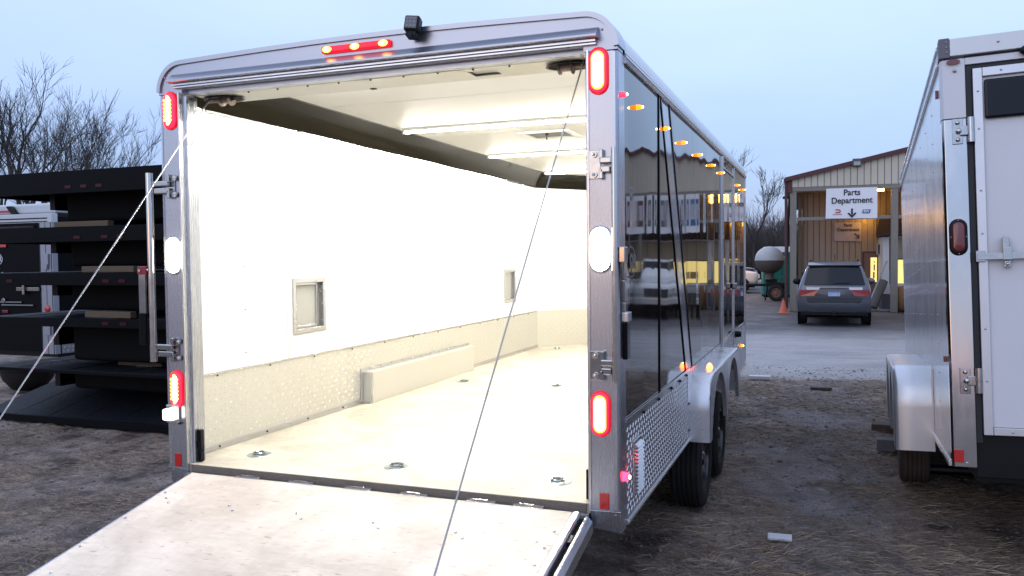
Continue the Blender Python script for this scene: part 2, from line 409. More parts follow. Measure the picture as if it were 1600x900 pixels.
    def band(a, b_, amp, sc):
        n = nz(sc, 6); s = t.nodes.new('ShaderNodeMath'); s.operation = 'MULTIPLY_ADD'; s.inputs[1].default_value = amp
        t.links.new(n, s.inputs[0]); t.links.new(sp.outputs['Y'], s.inputs[2])
        r = t.nodes.new('ShaderNodeMapRange'); r.interpolation_type = 'SMOOTHSTEP'
        r.inputs['From Min'].default_value = a + amp * .5; r.inputs['From Max'].default_value = b_ + amp * .5
        t.links.new(s.outputs[0], r.inputs['Value']); return r.outputs[0]
    grav = mix(band(15.5, 20.5, 5., .5), gl, gd)
    grav = mix(.6, grav, grit, 'MULTIPLY')
    # the lot begins about nine metres ahead, only right of the trailer; left stays mud with some gravel
    f = band(8.8, 10.2, 2.2, .9)
    c = mix(f, c1, grav)
    t.links.new(c, b.inputs['Base Color'])
    wet = t.nodes.new('ShaderNodeMapRange'); wet.inputs['From Min'].default_value = .35; wet.inputs['From Max'].default_value = .65
    wet.inputs['To Min'].default_value = .5; wet.inputs['To Max'].default_value = .95
    t.links.new(nz(1.1, 5), wet.inputs['Value']); t.links.new(wet.outputs[0], b.inputs['Roughness'])
    bp = t.nodes.new('ShaderNodeBump'); bp.inputs['Strength'].default_value = .9; bp.inputs['Distance'].default_value = .03
    t.links.new(nz(24, 8, .75), bp.inputs['Height']); t.links.new(bp.outputs[0], b.inputs['Normal'])
    return m
me.materials.append(ground_mat())
go = bpy.data.objects.new('ground', me); COL.objects.link(go); struct(go)
def gh(x, y): return gz(x, y) + (bumpz(x, y) if -12 < x < 12 and -5 < y < 16 else 0) - .012
# ================================================================== the open enclosed trailer
HX = 1.295
T = thing('enclosed_trailer', 'open dark enclosed trailer with brightly lit white interior and lowered ramp', 'trailer', (0, 0, 0))

# --- rear corner posts
for s in (-1, 1):
    prof = [(1.153, 0), (1.275, 0), (1.289, .006), (HX, .02), (HX, .12), (1.137, .12), (1.137, .035), (1.153, .030)]
    po = obj('corner_post', MB().prism([(s * x, y) for x, y in prof], 'z', .672, 2.74), ALU, T, bevel=.003)
    obj('edge_bead', MB().prism([(s * 1.272, -.0035), (s * 1.284, -.002), (s * 1.284, .004), (s * 1.272, .002)], 'z', .68, 2.735), ALUP, po)
    obj('inner_bead', MB().prism([(s * 1.153, -.006), (s * 1.162, -.006), (s * 1.162, .002), (s * 1.153, .002)], 'z', .68, 2.75), ALUP, po)
    # tapered post foot
    obj('post_foot', MB().hexa([(s * 1.165, .012, .585), (s * HX, .03, .565), (s * HX, .12, .565), (s * 1.165, .12, .585),
                                (s * 1.15, .004, .671), (s * HX, .012, .671), (s * HX, .12, .671), (s * 1.15, .12, .671)]), ALU, T, bevel=.003)
    obj('rear_reflector', MB().box(s * 1.222 - .023, s * 1.222 + .023, -.0045, .002, .680, .756), REDR, T, bevel=.006)
# black rubber bumper pads at the foot of the opening
part('door_bumper', BLKG, T, (-1.136, -1.112, .055, .085, .70, .88), bevel=.004)
part('door_bumper', BLKG, T, (1.120, 1.136, .055, .085, .70, .84), bevel=.004)

# --- header and rounded roof cap
def arch(z0, hw, hz, r, n=10, bottom=None):
    """outline of the rear: from left foot over the rounded corners to right foot"""
    p = []
    for i in range(n + 1):
        a = PI - (PI / 2) * i / n; p.append((-hw + r + r * math.cos(a), hz - r + r * math.sin(a)))
    for i in range(1, 8):
        t = i / 8; p.append((-hw + r + (2 * hw - 2 * r) * t, hz + .022 * math.sin(PI * t)))
    for i in range(n + 1):
        a = PI / 2 - (PI / 2) * i / n; p.append((hw - r + r * math.cos(a), hz - r + r * math.sin(a)))
    return p
outl = arch(0, HX, 2.912, .155)
hdr = outl + [(HX, 2.742), (1.137, 2.742), (1.137, 2.765), (-1.137, 2.765), (-1.137, 2.742), (-HX, 2.742)]
HD = obj('header', MB().prism(hdr, 'y', .0, .10), ALUH, T, bevel=.002)
inn = arch(0, HX - .016, 2.898, .142)
n_ = len(outl)
cap = MB()
o2 = arch(0, HX + .006, 2.921, .162)
cap.add([(x, -.012, z) for x, z in o2] + [(x, -.012, z) for x, z in inn] + [(x, .14, z) for x, z in o2] + [(x, .002, z) for x, z in inn],
        [(i, i + 1, n_ + i + 1, n_ + i) for i in range(n_ - 1)] + [(i, i + 1, 2 * n_ + i + 1, 2 * n_ + i) for i in range(n_ - 1)] +
        [(n_ + i, n_ + i + 1, 3 * n_ + i + 1, 3 * n_ + i) for i in range(n_ - 1)])
obj('roof_edge_trim', cap, ALUH, HD, auto=50)
# gutter rail over the opening: sloped face with lip
obj('gutter_rail', MB().prism([(-.006, 2.846), (-.020, 2.838), (-.056, 2.806), (-.056, 2.796), (-.030, 2.793), (-.001, 2.797)], 'x', -1.192, 1.212), ALUH, T, bevel=.002)
part('gutter_lip', ALUP, T, (-1.18, 1.20, -.028, -.001, 2.781, 2.790), (-1.18, 1.20, -.018, -.001, 2.770, 2.777))
part('header_inner_face', ALUH, T, (-1.137, 1.137, .035, .10, 2.745, 2.764))
for x in (-1.05, 1.225): obj('header_rivet', MB().sphere((x + (-.20 if x < 0 else 0), -.002, 2.835), .006, 8, 6), BOLT, T, smooth=True)

# --- tail lamps
def oval_lamp(x, z, core):
    t = bpy.data.objects.new('tail_lamp', None); COL.objects.link(t); t.parent = T; t.location = (x, -.001, z)
    st = stadium(.047, .106); mb = MB(); dome(mb, st, .004, -.012, .80); obj('bezel', mb, REDB, t, auto=50)
    st2 = stadium(.039, .098); mb = MB(); dome(mb, [(a, b) for a, b in st2], -.004, -.019, .86); obj('lens', mb, REDE, t, auto=50)
    mb = MB()
    if core:
        dome(mb, stadium(.0255, .081), -.012, -.0245, .85); obj('glowing_core', mb, REDC, t, auto=50)
        mb = MB(); dome(mb, stadium(.0315, .088), -.012, -.0225, .9); obj('lens_glow', mb, REDY, t, auto=50)
    else:
        for i in range(8):
            for j in (-1, 0, 1):
                if i in (0, 7) and j: continue
                mb.cyl((j * .0175 - .004, -.016, -.074 + i * .0212), (j * .0175 - .004, -.0245, -.074 + i * .0212), .0088, 6)
        obj('led_array', mb, REDD, t)
        dome(MB(), stadium(.01, .05), 0, -.01)
        mb = MB(); dome(mb, stadium(.013, .075), -.017, -.0265, .8); obj('glowing_core', mb, REDC, t)
    return t
for z in (2.653, 1.117):
    oval_lamp(-1.214, z, False); oval_lamp(1.208, z, True)
for s in (-1, 1):
    t = bpy.data.objects.new('reverse_lamp', None); COL.objects.link(t); t.parent = T; t.location = (s * 1.212, -.001, 1.859)
    mb = MB(); dome(mb, stadium(.052, .108), .004, -.010, .85); obj('bezel', mb, ALUP, t, auto=50)
    mb = MB(); dome(mb, stadium(.045, .098), -.004, -.024, .8); obj('lens', mb, LAMPW, t, auto=50)

# --- centre identification light bar
ib = part('light_bar', emis('light_bar_red', (1.0, .01, .04), 1.0), T, (-.226, .167, -.022, .001, 2.864, 2.899), bevel=.008)
for x in (-.19, -.03, .13):
    obj('led_cluster', MB().sphere((x, -.021, 2.8815), .027, 16, 8, (1, .35, .55)), REDD, ib, smooth=True)
    obj('led_core', MB().sphere((x, -.024, 2.8815), .017, 14, 8, (1, .5, .55)), REDC, ib, smooth=True)

# --- work light on the header (unlit)
wl = obj('work_light', MB().box(-.037, .037, -.024, .024, -.037, .037), BLK, T, bevel=.009, loc=(.314, -.058, 2.942), rot=(R(-10), R(6), R(8)))
part('lens_face', mat('dark_lens', (.03, .035, .055), .12, 0., .5, coat=1), wl, (-.028, .028, -.0265, -.0235, -.028, .028))
for i in range(3):
    for j in range(3): obj('led_reflector', MB().cyl((-.018 + i * .018, -.0265, -.018 + j * .018), (-.018 + i * .018, -.0285, -.018 + j * .018), .0065, 10), mat('led_dark', (.14, .14, .18), .25, .4), wl)
for i in range(6): part('cooling_fin', BLK, wl, (-.034 + i * .0125, -.030 + i * .0125, .024, .038, -.032, .032))
part('bracket', BLK, wl, (-.026, .026, -.012, .045, -.060, -.036), (-.009, .009, -.014, .004, -.068, -.03), bevel=.003)

# --- hinge brackets, lock bars and handles
def hinge(s, z):
    t = bpy.data.objects.new('hinge_bracket', None); COL.objects.link(t); t.parent = T; t.location = (s * 1.205, 0, z)
    part('mounting_plate', CHROME, t, (-.044, .012, -.008, .0, -.064, .064), bevel=.002, loc=(0, 0, 0))
    k = s
    part('knuckle', CHROME, t, *[tuple(sorted((k * .008, k * .026))) + (-.030, -.004, a, b) for a, b in ((-.066, -.022), (.022, .066))], bevel=.003)
    part('arm', CHROME, t, tuple(sorted((k * .012, k * .135 if s < 0 else k * .068))) + (-.036, -.012, .000, .030), tuple(sorted((k * .012, k * .12 if s < 0 else k * .06))) + (-.030, -.014, -.040, -.008), bevel=.006)
    mb = MB()
    for dz in (-.045, .045):
        mb.cyl((-k * .018, -.008, dz), (-k * .018, -.018, dz), .0145, 12); mb.sphere((-k * .018, -.017, dz), .009, 8, 6)
    obj('bolt', mb, BOLT, t, auto=50)
    return t
for s in (-1, 1):
    for z in (2.238, 1.336): hinge(s, z)
BAR = mat('polished_bar', (.66, .64, .60), .13, 1., noise_amt=.2, noise_scale=20, rough_var=.05)
lb = obj('lock_bar', MB().cyl((-1.345, -.035, 1.268), (-1.345, -.035, 2.315), .019, 18), BAR, T, auto=50)
hd = obj('bar_handle', MB().box(-1.425, -1.378, -.052, -.040, 1.44, 1.80), CHROME, T, bevel=.003)
part('handle_grip', BLKG, hd, (-1.426, -1.377, -.056, -.037, 1.36, 1.54), bevel=.004)
part('handle_clip', mat('red_clip', (.32, .02, .035), .35, noise_amt=.3), hd, (-1.425, -1.364, -.06, -.03, 1.755, 1.80), bevel=.004)
obj('clip_bolt', MB().cyl((-1.405, -.055, 1.777), (-1.405, -.066, 1.777), .009, 10), BOLT, hd)
obj('handle_arm', MB().cyl((-1.378, -.045, 1.78), (-1.345, -.037, 1.78), .012, 10), CHROME, hd)
lb2 = obj('lock_bar', MB().cyl((1.283, -.028, 1.266), (1.283, -.028, 2.310), .0135, 18), BAR, T, auto=50)
# folded handle of the right bar, lying along the side
hz = MB()
ys = [(.004, 1.83), (.02, 1.72), (.03, 1.62), (.03, 1.54)]
for (y0, z0), (y1, z1) in zip(ys, ys[1:]):
    hz.hexa([(1.300, y0, z0), (1.318, y0, z0), (1.318, y0 + .055, z0), (1.300, y0 + .055, z0), (1.300, y1, z1), (1.318, y1, z1), (1.318, y1 + .055, z1), (1.300, y1 + .055, z1)])
h2 = obj('bar_handle', hz, CHROME, T, bevel=.004)
part('handle_grip', BLKG, h2, (1.299, 1.324, .035, .10, 1.36, 1.53), bevel=.006)
part('handle_clip', ALUP, h2, (1.299, 1.330, .025, .10, 1.532, 1.575), bevel=.004)
part('handle_latch', CHROME, h2, (1.297, 1.325, -.01, .05, 1.80, 1.87), bevel=.004)
# small white courtesy light on the left post
cl = obj('courtesy_light', MB().box(-1.276, -1.210, -.058, -.012, .946, 1.008), emis('courtesy_lens', (1.0, .93, .82), 3.2), T, bevel=.008)
part('light_base', ALUP, cl, (-1.29, -1.20, -.012, .0, .925, 1.025), bevel=.003)
obj('light_screw', MB().cyl((-1.196, -.006, .925), (-1.196, -.016, .925), .006, 8), BLK, cl)

# --- roof, roof cove, nose, underbody
NOSE = 7.98; YF = 6.16
roof = arch(0, HX, 2.912, .155)
mb = MB(); n = len(roof)
yy = [.14, 2, 4, YF]
for y in yy: mb.v += [(x, y, z) for x, z in roof]
for k in range(len(yy) - 1):
    for i in range(n - 1): mb.f.append((k * n + i, k * n + i + 1, (k + 1) * n + i + 1, (k + 1) * n + i))
mb.v.append((0, NOSE, 2.91))
for i in range(n - 1): mb.f.append((3 * n + i, 3 * n + i + 1, 4 * n))
obj('roof', mb, mat('roof_skin', (.62, .63, .66), .3, .5, noise_amt=.2, noise_scale=3), T, auto=40)
mb = MB()
for s in (-1, 1): mb.add([(s * HX, YF, .62), (0, NOSE, .62), (0, NOSE, 2.91), (s * HX, YF, 2.757)], [(0, 1, 2, 3)])
obj('nose', mb, CHAR, T)
part('left_side_wall', CHAR, T, (-HX, -HX + .012, .12, YF, .62, 2.757))
part('underframe', BLK, T, (-1.24, 1.24, .10, YF, .56, .648), bevel=.01)
for y in (2.45, 3.4): obj('axle', MB().cyl((-1.1, y, .35), (1.1, y, .35), .05, 12), BLK, T)
obj('tongue', MB().hexa([(-.6, YF, .5), (.6, YF, .5), (.6, YF, .6), (-.6, YF, .6), (-.06, 8.9, .5), (.06, 8.9, .5), (.06, 8.9, .6), (-.06, 8.9, .6)]), BLK, T)
obj('tongue_jack', MB().cyl((0, 8.7, gz(0, 8.7)), (0, 8.7, 1.0), .04, 10), BLK, T)

# --- right side skin: wavy gloss panels
def wav(y, z, seed, a):
    return a * (noise.noise((y * 1.9, z * .55, seed)) + .22 * noise.noise((y * 4.2, z * 1.1, seed + 7)))
def skin(name, quad, m, seed, a=.0042, nu=24, nv=40, off=0.):
    """quad: (y,z) corners bl, br, tr, tl on the plane x=HX"""
    bl, br, tr, tl = [Vector(q) for q in quad]
    def fn(u, v):
        p = (bl * (1 - u) + br * u) * (1 - v) + (tl * (1 - u) + tr * u) * v
        e_ = min(1., 6 * min(u, 1 - u, v, 1 - v) + .25)
        return (HX - .003 + off + wav(p.x, p.y, seed, a) * e_, p.x, p.y)
    return obj(name, MB().grid(fn, nu, nv), m, T, smooth=True)
ZB, ZT = 1.062, 2.703
skin('side_panel', [(.122, ZB), (.955, ZB), (.955, ZT), (.122, ZT)], CHAR, 1.3)
part('side_panel_edge', ALU, T, (HX - .03, HX - .001, .121, .128, ZB, ZT))
part('panel_seam', BLKG, T, (HX - .02, HX + .003, .957, .975, ZB, ZT))
sl_ = lambda z, d: d + (ZT - z) / (ZT - ZB) * .86        # slanted stripe
skin('side_panel', [(.976, ZB), (sl_(ZB, 1.0) + .009, ZB), (sl_(ZT, 1.0) + .009, ZT), (.976, ZT)], CHAR, 2.9)
st = [(sl_(ZB, 1.03), ZB), (sl_(ZB, 1.03) + .25, ZB), (sl_(ZT, 1.03) + .25, ZT), (sl_(ZT, 1.03), ZT)]
skin('slanted_stripe', st, SILV, 4.1, .0036, 12)
for d in (1.0105, 1.282):
    obj('stripe_border', MB().hexa([(HX - .02, sl_(ZB, d), ZB), (HX + .003, sl_(ZB, d), ZB), (HX + .003, sl_(ZB, d) + .018, ZB), (HX - .02, sl_(ZB, d) + .018, ZB),
                                    (HX - .02, sl_(ZT, d), ZT), (HX + .003, sl_(ZT, d), ZT), (HX + .003, sl_(ZT, d) + .018, ZT), (HX - .02, sl_(ZT, d) + .018, ZT)]), BLKG, T)
a0, a1 = sl_(ZB, 1.301), sl_(ZT, 1.301)
skin('side_panel', [(a0, ZB), (2.72, ZB), (2.18, ZT), (a1, ZT)], CHAR, 5.7)
skin('side_panel', [(2.724, ZB), (3.83, ZB), (3.83, ZT), (2.184, ZT)], CHAR, 7.2)
tr_ = obj('door_trim', MB().prism([(HX - .02, 3.835), (HX + .012, 3.85), (HX + .018, 3.90), (HX + .012, 3.95), (HX - .02, 3.965)], 'z', .62, 2.70), ALUP, T, auto=50)
sd = skin('side_door', [(3.97, ZB), (4.86, ZB), (4.86, 2.60), (3.97, 2.60)], CHAR, 8.8)
part('door_header_strip', ALUP, T, (HX - .01, HX + .006, 3.97, 4.86, 2.605, 2.62))
skin('side_panel', [(3.97, 2.622), (4.86, 2.622), (4.86, ZT), (3.97, ZT)], CHAR, 8.1, nv=8)
part('door_trim', ALUP, T, (HX - .01, HX + .010, 4.862, 4.90, .62, 2.70), bevel=.003)
obj('door_handle', MB().box(HX, HX + .05, 4.70, 4.82, 1.50, 1.56), CHROME, sd, bevel=.01)
obj('door_holdback', MB().cyl((HX, 5.02, 1.03), (HX + .06, 5.02, 1.03), .035, 12, .028), BLK, T)
skin('side_panel', [(4.902, ZB), (5.42, ZB), (5.42, ZT), (4.902, ZT)], CHAR, 9.9)
skin('side_panel', [(5.424, ZB), (YF - .04, ZB), (YF - .04, ZT), (5.424, ZT)], CHAR, 10.4)
part('front_corner_trim', ALUP, T, (HX - .03, HX + .006, YF - .04, YF, .62, 2.71), bevel=.004)
for y in (2.452,): pass
# trim rail below the roof and rub rail at the bottom
obj('roof_rail', MB().prism([(HX - .02, 2.705), (HX + .010, 2.705), (HX + .014, 2.714), (HX + .008, 2.722), (HX + .014, 2.732), (HX + .008, 2.745), (HX - .01, 2.757)], 'y', .121, YF), ALUP, T, auto=40)
obj('rub_rail', MB().prism([(HX - .03, .580), (HX + .012, .580), (HX + .014, .592), (HX + .006, .604), (HX - .03, .606)], 'y', .121, YF), ALUP, T, bevel=.002)
# tread-plate skirt
sk = part('skirt', DIAM, T, (HX - .02, HX + .001, .122, 3.833, .607, ZB - .004), (HX - .02, HX + .001, 3.967, 4.86, .607, ZB - .004), (HX - .02, HX + .001, 4.902, YF - .042, .607, ZB - .004))
obj('tread_pattern', treads('x', .13, 1.945, .615, ZB - .012, HX + .001, .0034, du=.030, dv=.030, ln=.0165, wd=.0040), DIAM, sk, kind='stuff')
obj('tread_pattern', treads('x', 3.99, YF - .05, .615, ZB - .012, HX + .001, .0032, skip=lambda u, v: 4.85 < u < 4.915), DIAM, sk, kind='stuff')
part('skirt_top_strip', ALUP, T, (HX, HX + .006, .122, 2.0, ZB - .006, ZB + .010), (HX, HX + .006, 3.967, YF - .042, ZB - .006, ZB + .010))
mb = MB()
for y in (.5, .9, 1.3, 1.6, 1.86): mb.sphere((HX + .006, y, ZB - .022), .009, 8, 6)
for z in (.66, .84): mb.sphere((HX + .006, 1.93, z), .009, 8, 6)
obj('skirt_screws', mb, BLK, T, kind='stuff')
# louvred side vent and the red marker beside it
vt = part('side_vent', ALUP, T, (HX + .001, HX + .012, .245, .415, .675, .945), bevel=.003)
mb = MB()
for i in range(13): mb.hexa([(HX + .011, .262, .690 + i * .0185), (HX + .030, .262, .690 + i * .0185), (HX + .030, .398, .690 + i * .0185), (HX + .011, .398, .690 + i * .0185),
                             (HX + .011, .262, .704 + i * .0185), (HX + .014, .262, .704 + i * .0185), (HX + .014, .398, .704 + i * .0185), (HX + .011, .398, .704 + i * .0185)])
obj('louvre', mb, ALUP, vt)
def marker(x, y, z, lens, core, name='marker_light', r=.02):
    t = bpy.data.objects.new(name, None); COL.objects.link(t); t.parent = T; t.location = (x, y, z)
    obj('light_base', MB().cyl((0, 0, 0), (.004, 0, 0), r * 1.1, 14), lens, t)
    obj('lens', MB().lathe([(r, .003), (r, .016), (r * .8, .024), (r * .35, .030), (0, .031)], (0, 0, 0), 'x', 12), lens, t, smooth=True)
    obj('led', MB().lathe([(r * .5, .0285), (r * .4, .034), (0, .036)], (0, 0, 0), 'x', 8), core, t)
    return t
marker(HX, .06, .822, REDS, REDMC)
marker(HX, .045, 2.549, REDM, REDMC, r=.013)
for y in (.38, 1.10, 1.73, 2.42, 3.15, 3.80, 5.16, 5.80): marker(HX if y != 3.8 else HX, y, 2.549, AMB, AMBC, r=.012)
marker(HX, 5.59, .853, AMB, AMBC, r=.016)

# --- fender with two arches, wheels
F0, F1, FX = 1.95, 3.98, 1.443
W1, W2, WR = 2.50, 3.42, .352
def ftop(y):
    """outer outline height of the fender"""
    r = .20
    if y < F0 + r: t = (F0 + r - y) / r; return 1.025 - r + r * math.sqrt(max(0, 1 - t * t))
    if y > F1 - r: t = (y - F1 + r) / r; return 1.025 - r + r * math.sqrt(max(0, 1 - t * t))
    return 1.025
def fbot(y):
    """lower edge of the outer lip: arches over each wheel, a drop between them"""
    c = W1 if y < (W1 + W2) / 2 else W2
    d = abs(y - c); ra = .455
    z = .58
    if d < ra: z = max(.58, .46 + .52 * math.sqrt(1 - (d / ra) ** 2))
    return min(z, ftop(y) - .03)
FEN = mat('fender_aluminium', (.70, .71, .74), .30, .75, noise_amt=.25, col2=(.60, .61, .64), noise_scale=3, rough_var=.07)
ysf = [F0 + (F1 - F0) * i / 96 for i in range(97)]
tops = [(F0, .58)] + [(F0, .58 + (.825 - .58) * i / 6) for i in range(1, 6)] + [(y, ftop(y)) for y in ysf] + [(F1, .80), (F1, .62)]
mb = MB(); secs = [(HX - .002, 0), (HX + .05, 0), (FX - .02, 0), (FX - .006, -.006), (FX, -.02)]
cy, cz = (F0 + F1) / 2, .7
for y, z in tops:
    for x, ins in secs:
        v = Vector((y - cy, z - cz)); v = v.normalized() * ins
        mb.v.append((x, y + v.x, z + v.y))
ns = len(secs)
for i in range(len(tops) - 1):
    for j in range(ns - 1): mb.f.append((i * ns + j, i * ns + j + 1, (i + 1) * ns + j + 1, (i + 1) * ns + j))
FD = obj('fender', mb, FEN, T, auto=60)
mb = MB()
for y0, y1 in zip(ysf, ysf[1:]):
    y0 = max(y0, F0 + .012); y1 = min(y1, F1 - .012)
    mb.add([(FX, y0, fbot(y0)), (FX, y1, fbot(y1)), (FX, y1, ftop(y1) - .015), (FX, y0, ftop(y0) - .015)], [(0, 1, 2, 3)])
    mb.add([(FX, y0, fbot(y0)), (FX, y1, fbot(y1)), (FX - .03, y1, fbot(y1)), (FX - .03, y0, fbot(y0))], [(0, 1, 2, 3)])
obj('fender_lip', mb, FEN, FD, weld=True, auto=60)
part('fender_flange', FEN, FD, (HX + .001, HX + .006, F0 - .03, F0 + .02, .58, 1.02))
part('wheel_well', DARK, T, (.98, 1.0, F0 + .05, F1 - .05, .30, .64), (1.172, HX - .021, F0 + .06, F1 - .04, .925, .935))
t = marker(1.385, 2.36, 1.027, emis('fender_lamp', (1.0, .13, .03), 14), emis('fender_lamp_core', (1., .5, .15), 12), r=.020); t.rotation_euler = (0, R(-90), 0)
RIMM = mat('rim_machined', (.62, .61, .60), .25, 1., noise_amt=.3, noise_scale=12)
for y in (W1, W2):
    wheel(T, 'wheel', 1.235, y, WR - .012, WR, .225, 1, RUB, RIMB, .205, 6, RIMM)
    wheel(T, 'wheel', -1.235, y, WR - .012, WR, .225, -1, RUB, RIMB, .205, 6, RIMM)

# --- interior ---------------------------------------------------------------
XI = 1.245; ZF = .697; ZW = 2.700; ZC = 2.86; YI = 6.2; NY = 7.78
nose = [(-XI, YI), (0, NY), (XI, YI)]
fl = obj('floor', MB().prism([(-XI - .03, .012), (XI + .03, .012), (XI + .03, YI), (0, NY), (-XI - .03, YI)], 'z', .652, ZF), OSB, T)
part('floor_edge', mat('floor_edge_wood', (.20, .17, .14), .8, noise_amt=.7, col2=(.07, .06, .05), noise_scale=20, noise_stretch=(1, 1, 8)), T, (-1.136, 1.136, .004, .0115, .655, .6965))
part('sill_plate', mat('sill_metal', (.30, .31, .34), .45, .8, noise_amt=.5, noise_scale=15), T, (-1.15, 1.15, -.035, .003, .628, .654), (-1.15, 1.15, -.03, .0, .56, .628))
# left wall panels (each between two seams), with recessed access hatches in two of them
def wall_panel(y0, y1, holes=(), x=-XI, z0=1.156, z1=ZW):
    mb = MB(); ys = sorted({y0, y1, *[h for q in holes for h in q[:2]]}); zs = sorted({z0, z1, *[h for q in holes for h in q[2:]]})
    for ya, yb in zip(ys, ys[1:]):
        for za, zb in zip(zs, zs[1:]):
            if any(q[0] <= ya and yb <= q[1] and q[2] <= za and zb <= q[3] for q in holes): continue
            mb.add([(x, ya, za), (x, yb, za), (x, yb, zb), (x, ya, zb)], [(0, 1, 2, 3)])
    return obj('wall_panel', mb, WHITEP, T, weld=True)
H1 = (1.135, 1.485, 1.34, 1.68); H2 = (5.095, 5.42, 1.34, 1.68)
g_ = .004
for (a, b), h in zip(((.121, 1.053), (1.053 + g_, 2.27), (2.27 + g_, 3.49), (3.49 + g_, 4.71), (4.71 + g_, YI)), ((), (H1,), (), (), (H2,))): wall_panel(a, b, h)
part('wall_backing', mat('seam_shade', (.35, .34, .31), .8), T, (-XI - .042, -XI - .040, .125, YI, .66, 2.74))  # backing coloured darker to stand in for shade in the panel seams
part('wall_top_rail', ALUP, T, (-XI, -XI + .010, .121, YI, ZW - .004, ZW + .012), bevel=.002)
mb = MB()
for i in range(14): mb.sphere((-XI + .010, .3 + i * .45, ZW + .004), .007, 8, 6)
for i in range(6): mb.sphere((-XI + .002, .62, 1.25 + i * .27), .006, 8, 6)
obj('wall_screws', mb, BOLT, T, kind='stuff')
def hatch(h):
    y0, y1, z0, z1 = h
    t = bpy.data.objects.new('access_hatch', None); COL.objects.link(t); t.parent = T
    x = -XI
    part('outer_frame', ALUP, t, (x - .001, x + .008, y0 - .022, y0 + .012, z0 - .022, z1 + .022), (x - .001, x + .008, y1 - .012, y1 + .022, z0 - .022, z1 + .022),
         (x, x + .0085, y0 + .012, y1 - .012, z0 - .022, z0 + .012), (x, x + .0085, y0 + .012, y1 - .012, z1 - .012, z1 + .022), bevel=.002)
    part('reveal', ALUP, t, (x - .04, x - .0005, y0 + .006, y0 + .012, z0 + .006, z1 - .006), (x - .04, x - .0005, y1 - .012, y1 - .006, z0 + .006, z1 - .006),
         (x - .04, x - .0005, y0 + .012, y1 - .012, z0 + .006, z0 + .012), (x - .04, x - .0005, y0 + .012, y1 - .012, z1 - .012, z1 - .006))
    d = part('hatch_panel', mat('grey_hatch', (.36, .36, .33), .55, noise_amt=.15, noise_scale=6), t, (x - .040, x - .032, y0 + .012, y1 - .012, z0 + .012, z1 - .012))
    part('panel_trim', ALUP, t, (x - .032, x - .022, y1 - .055, y1 - .040, z0 + .03, z1 - .03), (x - .032, x - .022, y0 + .015, y1 - .040, z0 + .014, z0 + .03), (x - .032, x - .022, y0 + .015, y1 - .040, z1 - .03, z1 - .014), bevel=.002)
    mb = MB(); mb.box(x - .032, x - .012, y0 + .018, y0 + .045, z0 + .08, z0 + .15); mb.cyl((x - .02, y0 + .03, z0 + .15), (x - .02, y0 + .05, z0 + .18), .006, 8)
    obj('hatch_latch', mb, CHROME, d, bevel=.004)
hatch(H1); hatch(H2)
part('wall_switch', mat('switch_grey', (.4, .4, .38), .5), T, (-XI, -XI + .012, 5.83, 5.89, 2.46, 2.53), bevel=.005)
part('right_inner_wall', WHITEP, T, (XI, XI + .004, .121, YI, .66, ZW))
for a, b in ((nose[0], nose[1]), (nose[1], nose[2])):
    obj('nose_wall_panel', MB().add([(*a, 1.156), (*b, 1.156), (*b, ZW), (*a, ZW)], [(0, 1, 2, 3)]), WHITEP, T)
# tread-plate kick panels
kp = part('kick_plate', DIAMIN, T, (-XI - .003, -XI + .003, .121, YI, ZF - .02, 1.155))
obj('tread_pattern', treads('x', .13, 4.2, ZF + .045, 1.150  , -XI + .003, .0035, du=.046, dv=.034, ln=.0105, wd=.0048, skip=lambda u, v: 1.99 < u < 4.03 and v < .97), TREADHI, kp, kind='stuff')
obj('tread_pattern', treads('x', 4.2, YI, ZF + .045, 1.150  , -XI + .003, .0035, du=.046, dv=.034, ln=.0105, wd=.0048), TREADHI, kp, kind='stuff')
part('kick_plate_top_trim', ALUP, T, (-XI, -XI + .009, .121, YI, 1.148, 1.162), bevel=.002)
part('floor_trim', ALUP, T, (-XI + .003, -XI + .012, .121, 1.99, ZF, ZF + .038), (-XI + .003, -XI + .012, 4.03, YI, ZF, ZF + .038), bevel=.002)
mb = MB()
for i in range(12): mb.sphere((-XI + .008, .35 + i * .5, 1.142), .006, 8, 6)
for i in range(4): mb.sphere((-XI + .013, .35 + i * .45, ZF + .02), .006, 8, 6)
obj('trim_screws', mb, BLK, T, kind='stuff')
part('right_kick_plate', DIAMIN, T, (XI - .004, XI, .121, YI, ZF - .02, 1.156))
for a, b in ((nose[0], nose[1]), (nose[1], nose[2])):
    av, bv = Vector((*a, 0)), Vector((*b, 0)); d = (bv - av); L = d.length; ang = math.atan2(d.y, d.x)
    k = obj('nose_kick_plate', MB().box(0, L, -.004, .002, ZF - .02, 1.155), DIAMIN, T, loc=av, rot=(0, 0, ang))
    obj('tread_pattern', treads('y', 0, L, ZF + .02, 1.150, -.004, -.0035, du=.046, dv=.034, ln=.0105, wd=.0048), TREADHI, k, kind='stuff')
# wheel box along the left wall
wb = obj('wheel_box', MB().box(-XI + .004, -1.166, 2.0, 4.02, ZF, .945), mat('box_aluminium', (.74, .73, .68), .34, .6, noise_amt=.2, col2=(.66, .65, .60), noise_scale=3, rough_var=.06), T, bevel=.006)
obj('wheel_box', MB().box(1.160, XI - .005, 1.97, 4.05, ZF, .945), MATS['box_aluminium'], T, bevel=.006)
part('box_flange', ALUP, wb, (-XI + .004, -XI + .010, 1.97, 4.05, .946, .972), (-XI + .004, -XI + .010, 1.962, 1.998, ZF, .946), bevel=.002)
part('box_corner_trim', ALUP, wb, (-1.1655, -1.158, 1.994, 2.02, ZF, .946), bevel=.002)
mb = MB()
for i in range(11): mb.sphere((-XI + .011, 2.1 + i * .18, .959), .006, 8, 6)
obj('box_rivets', mb, BOLT, wb, kind='stuff')
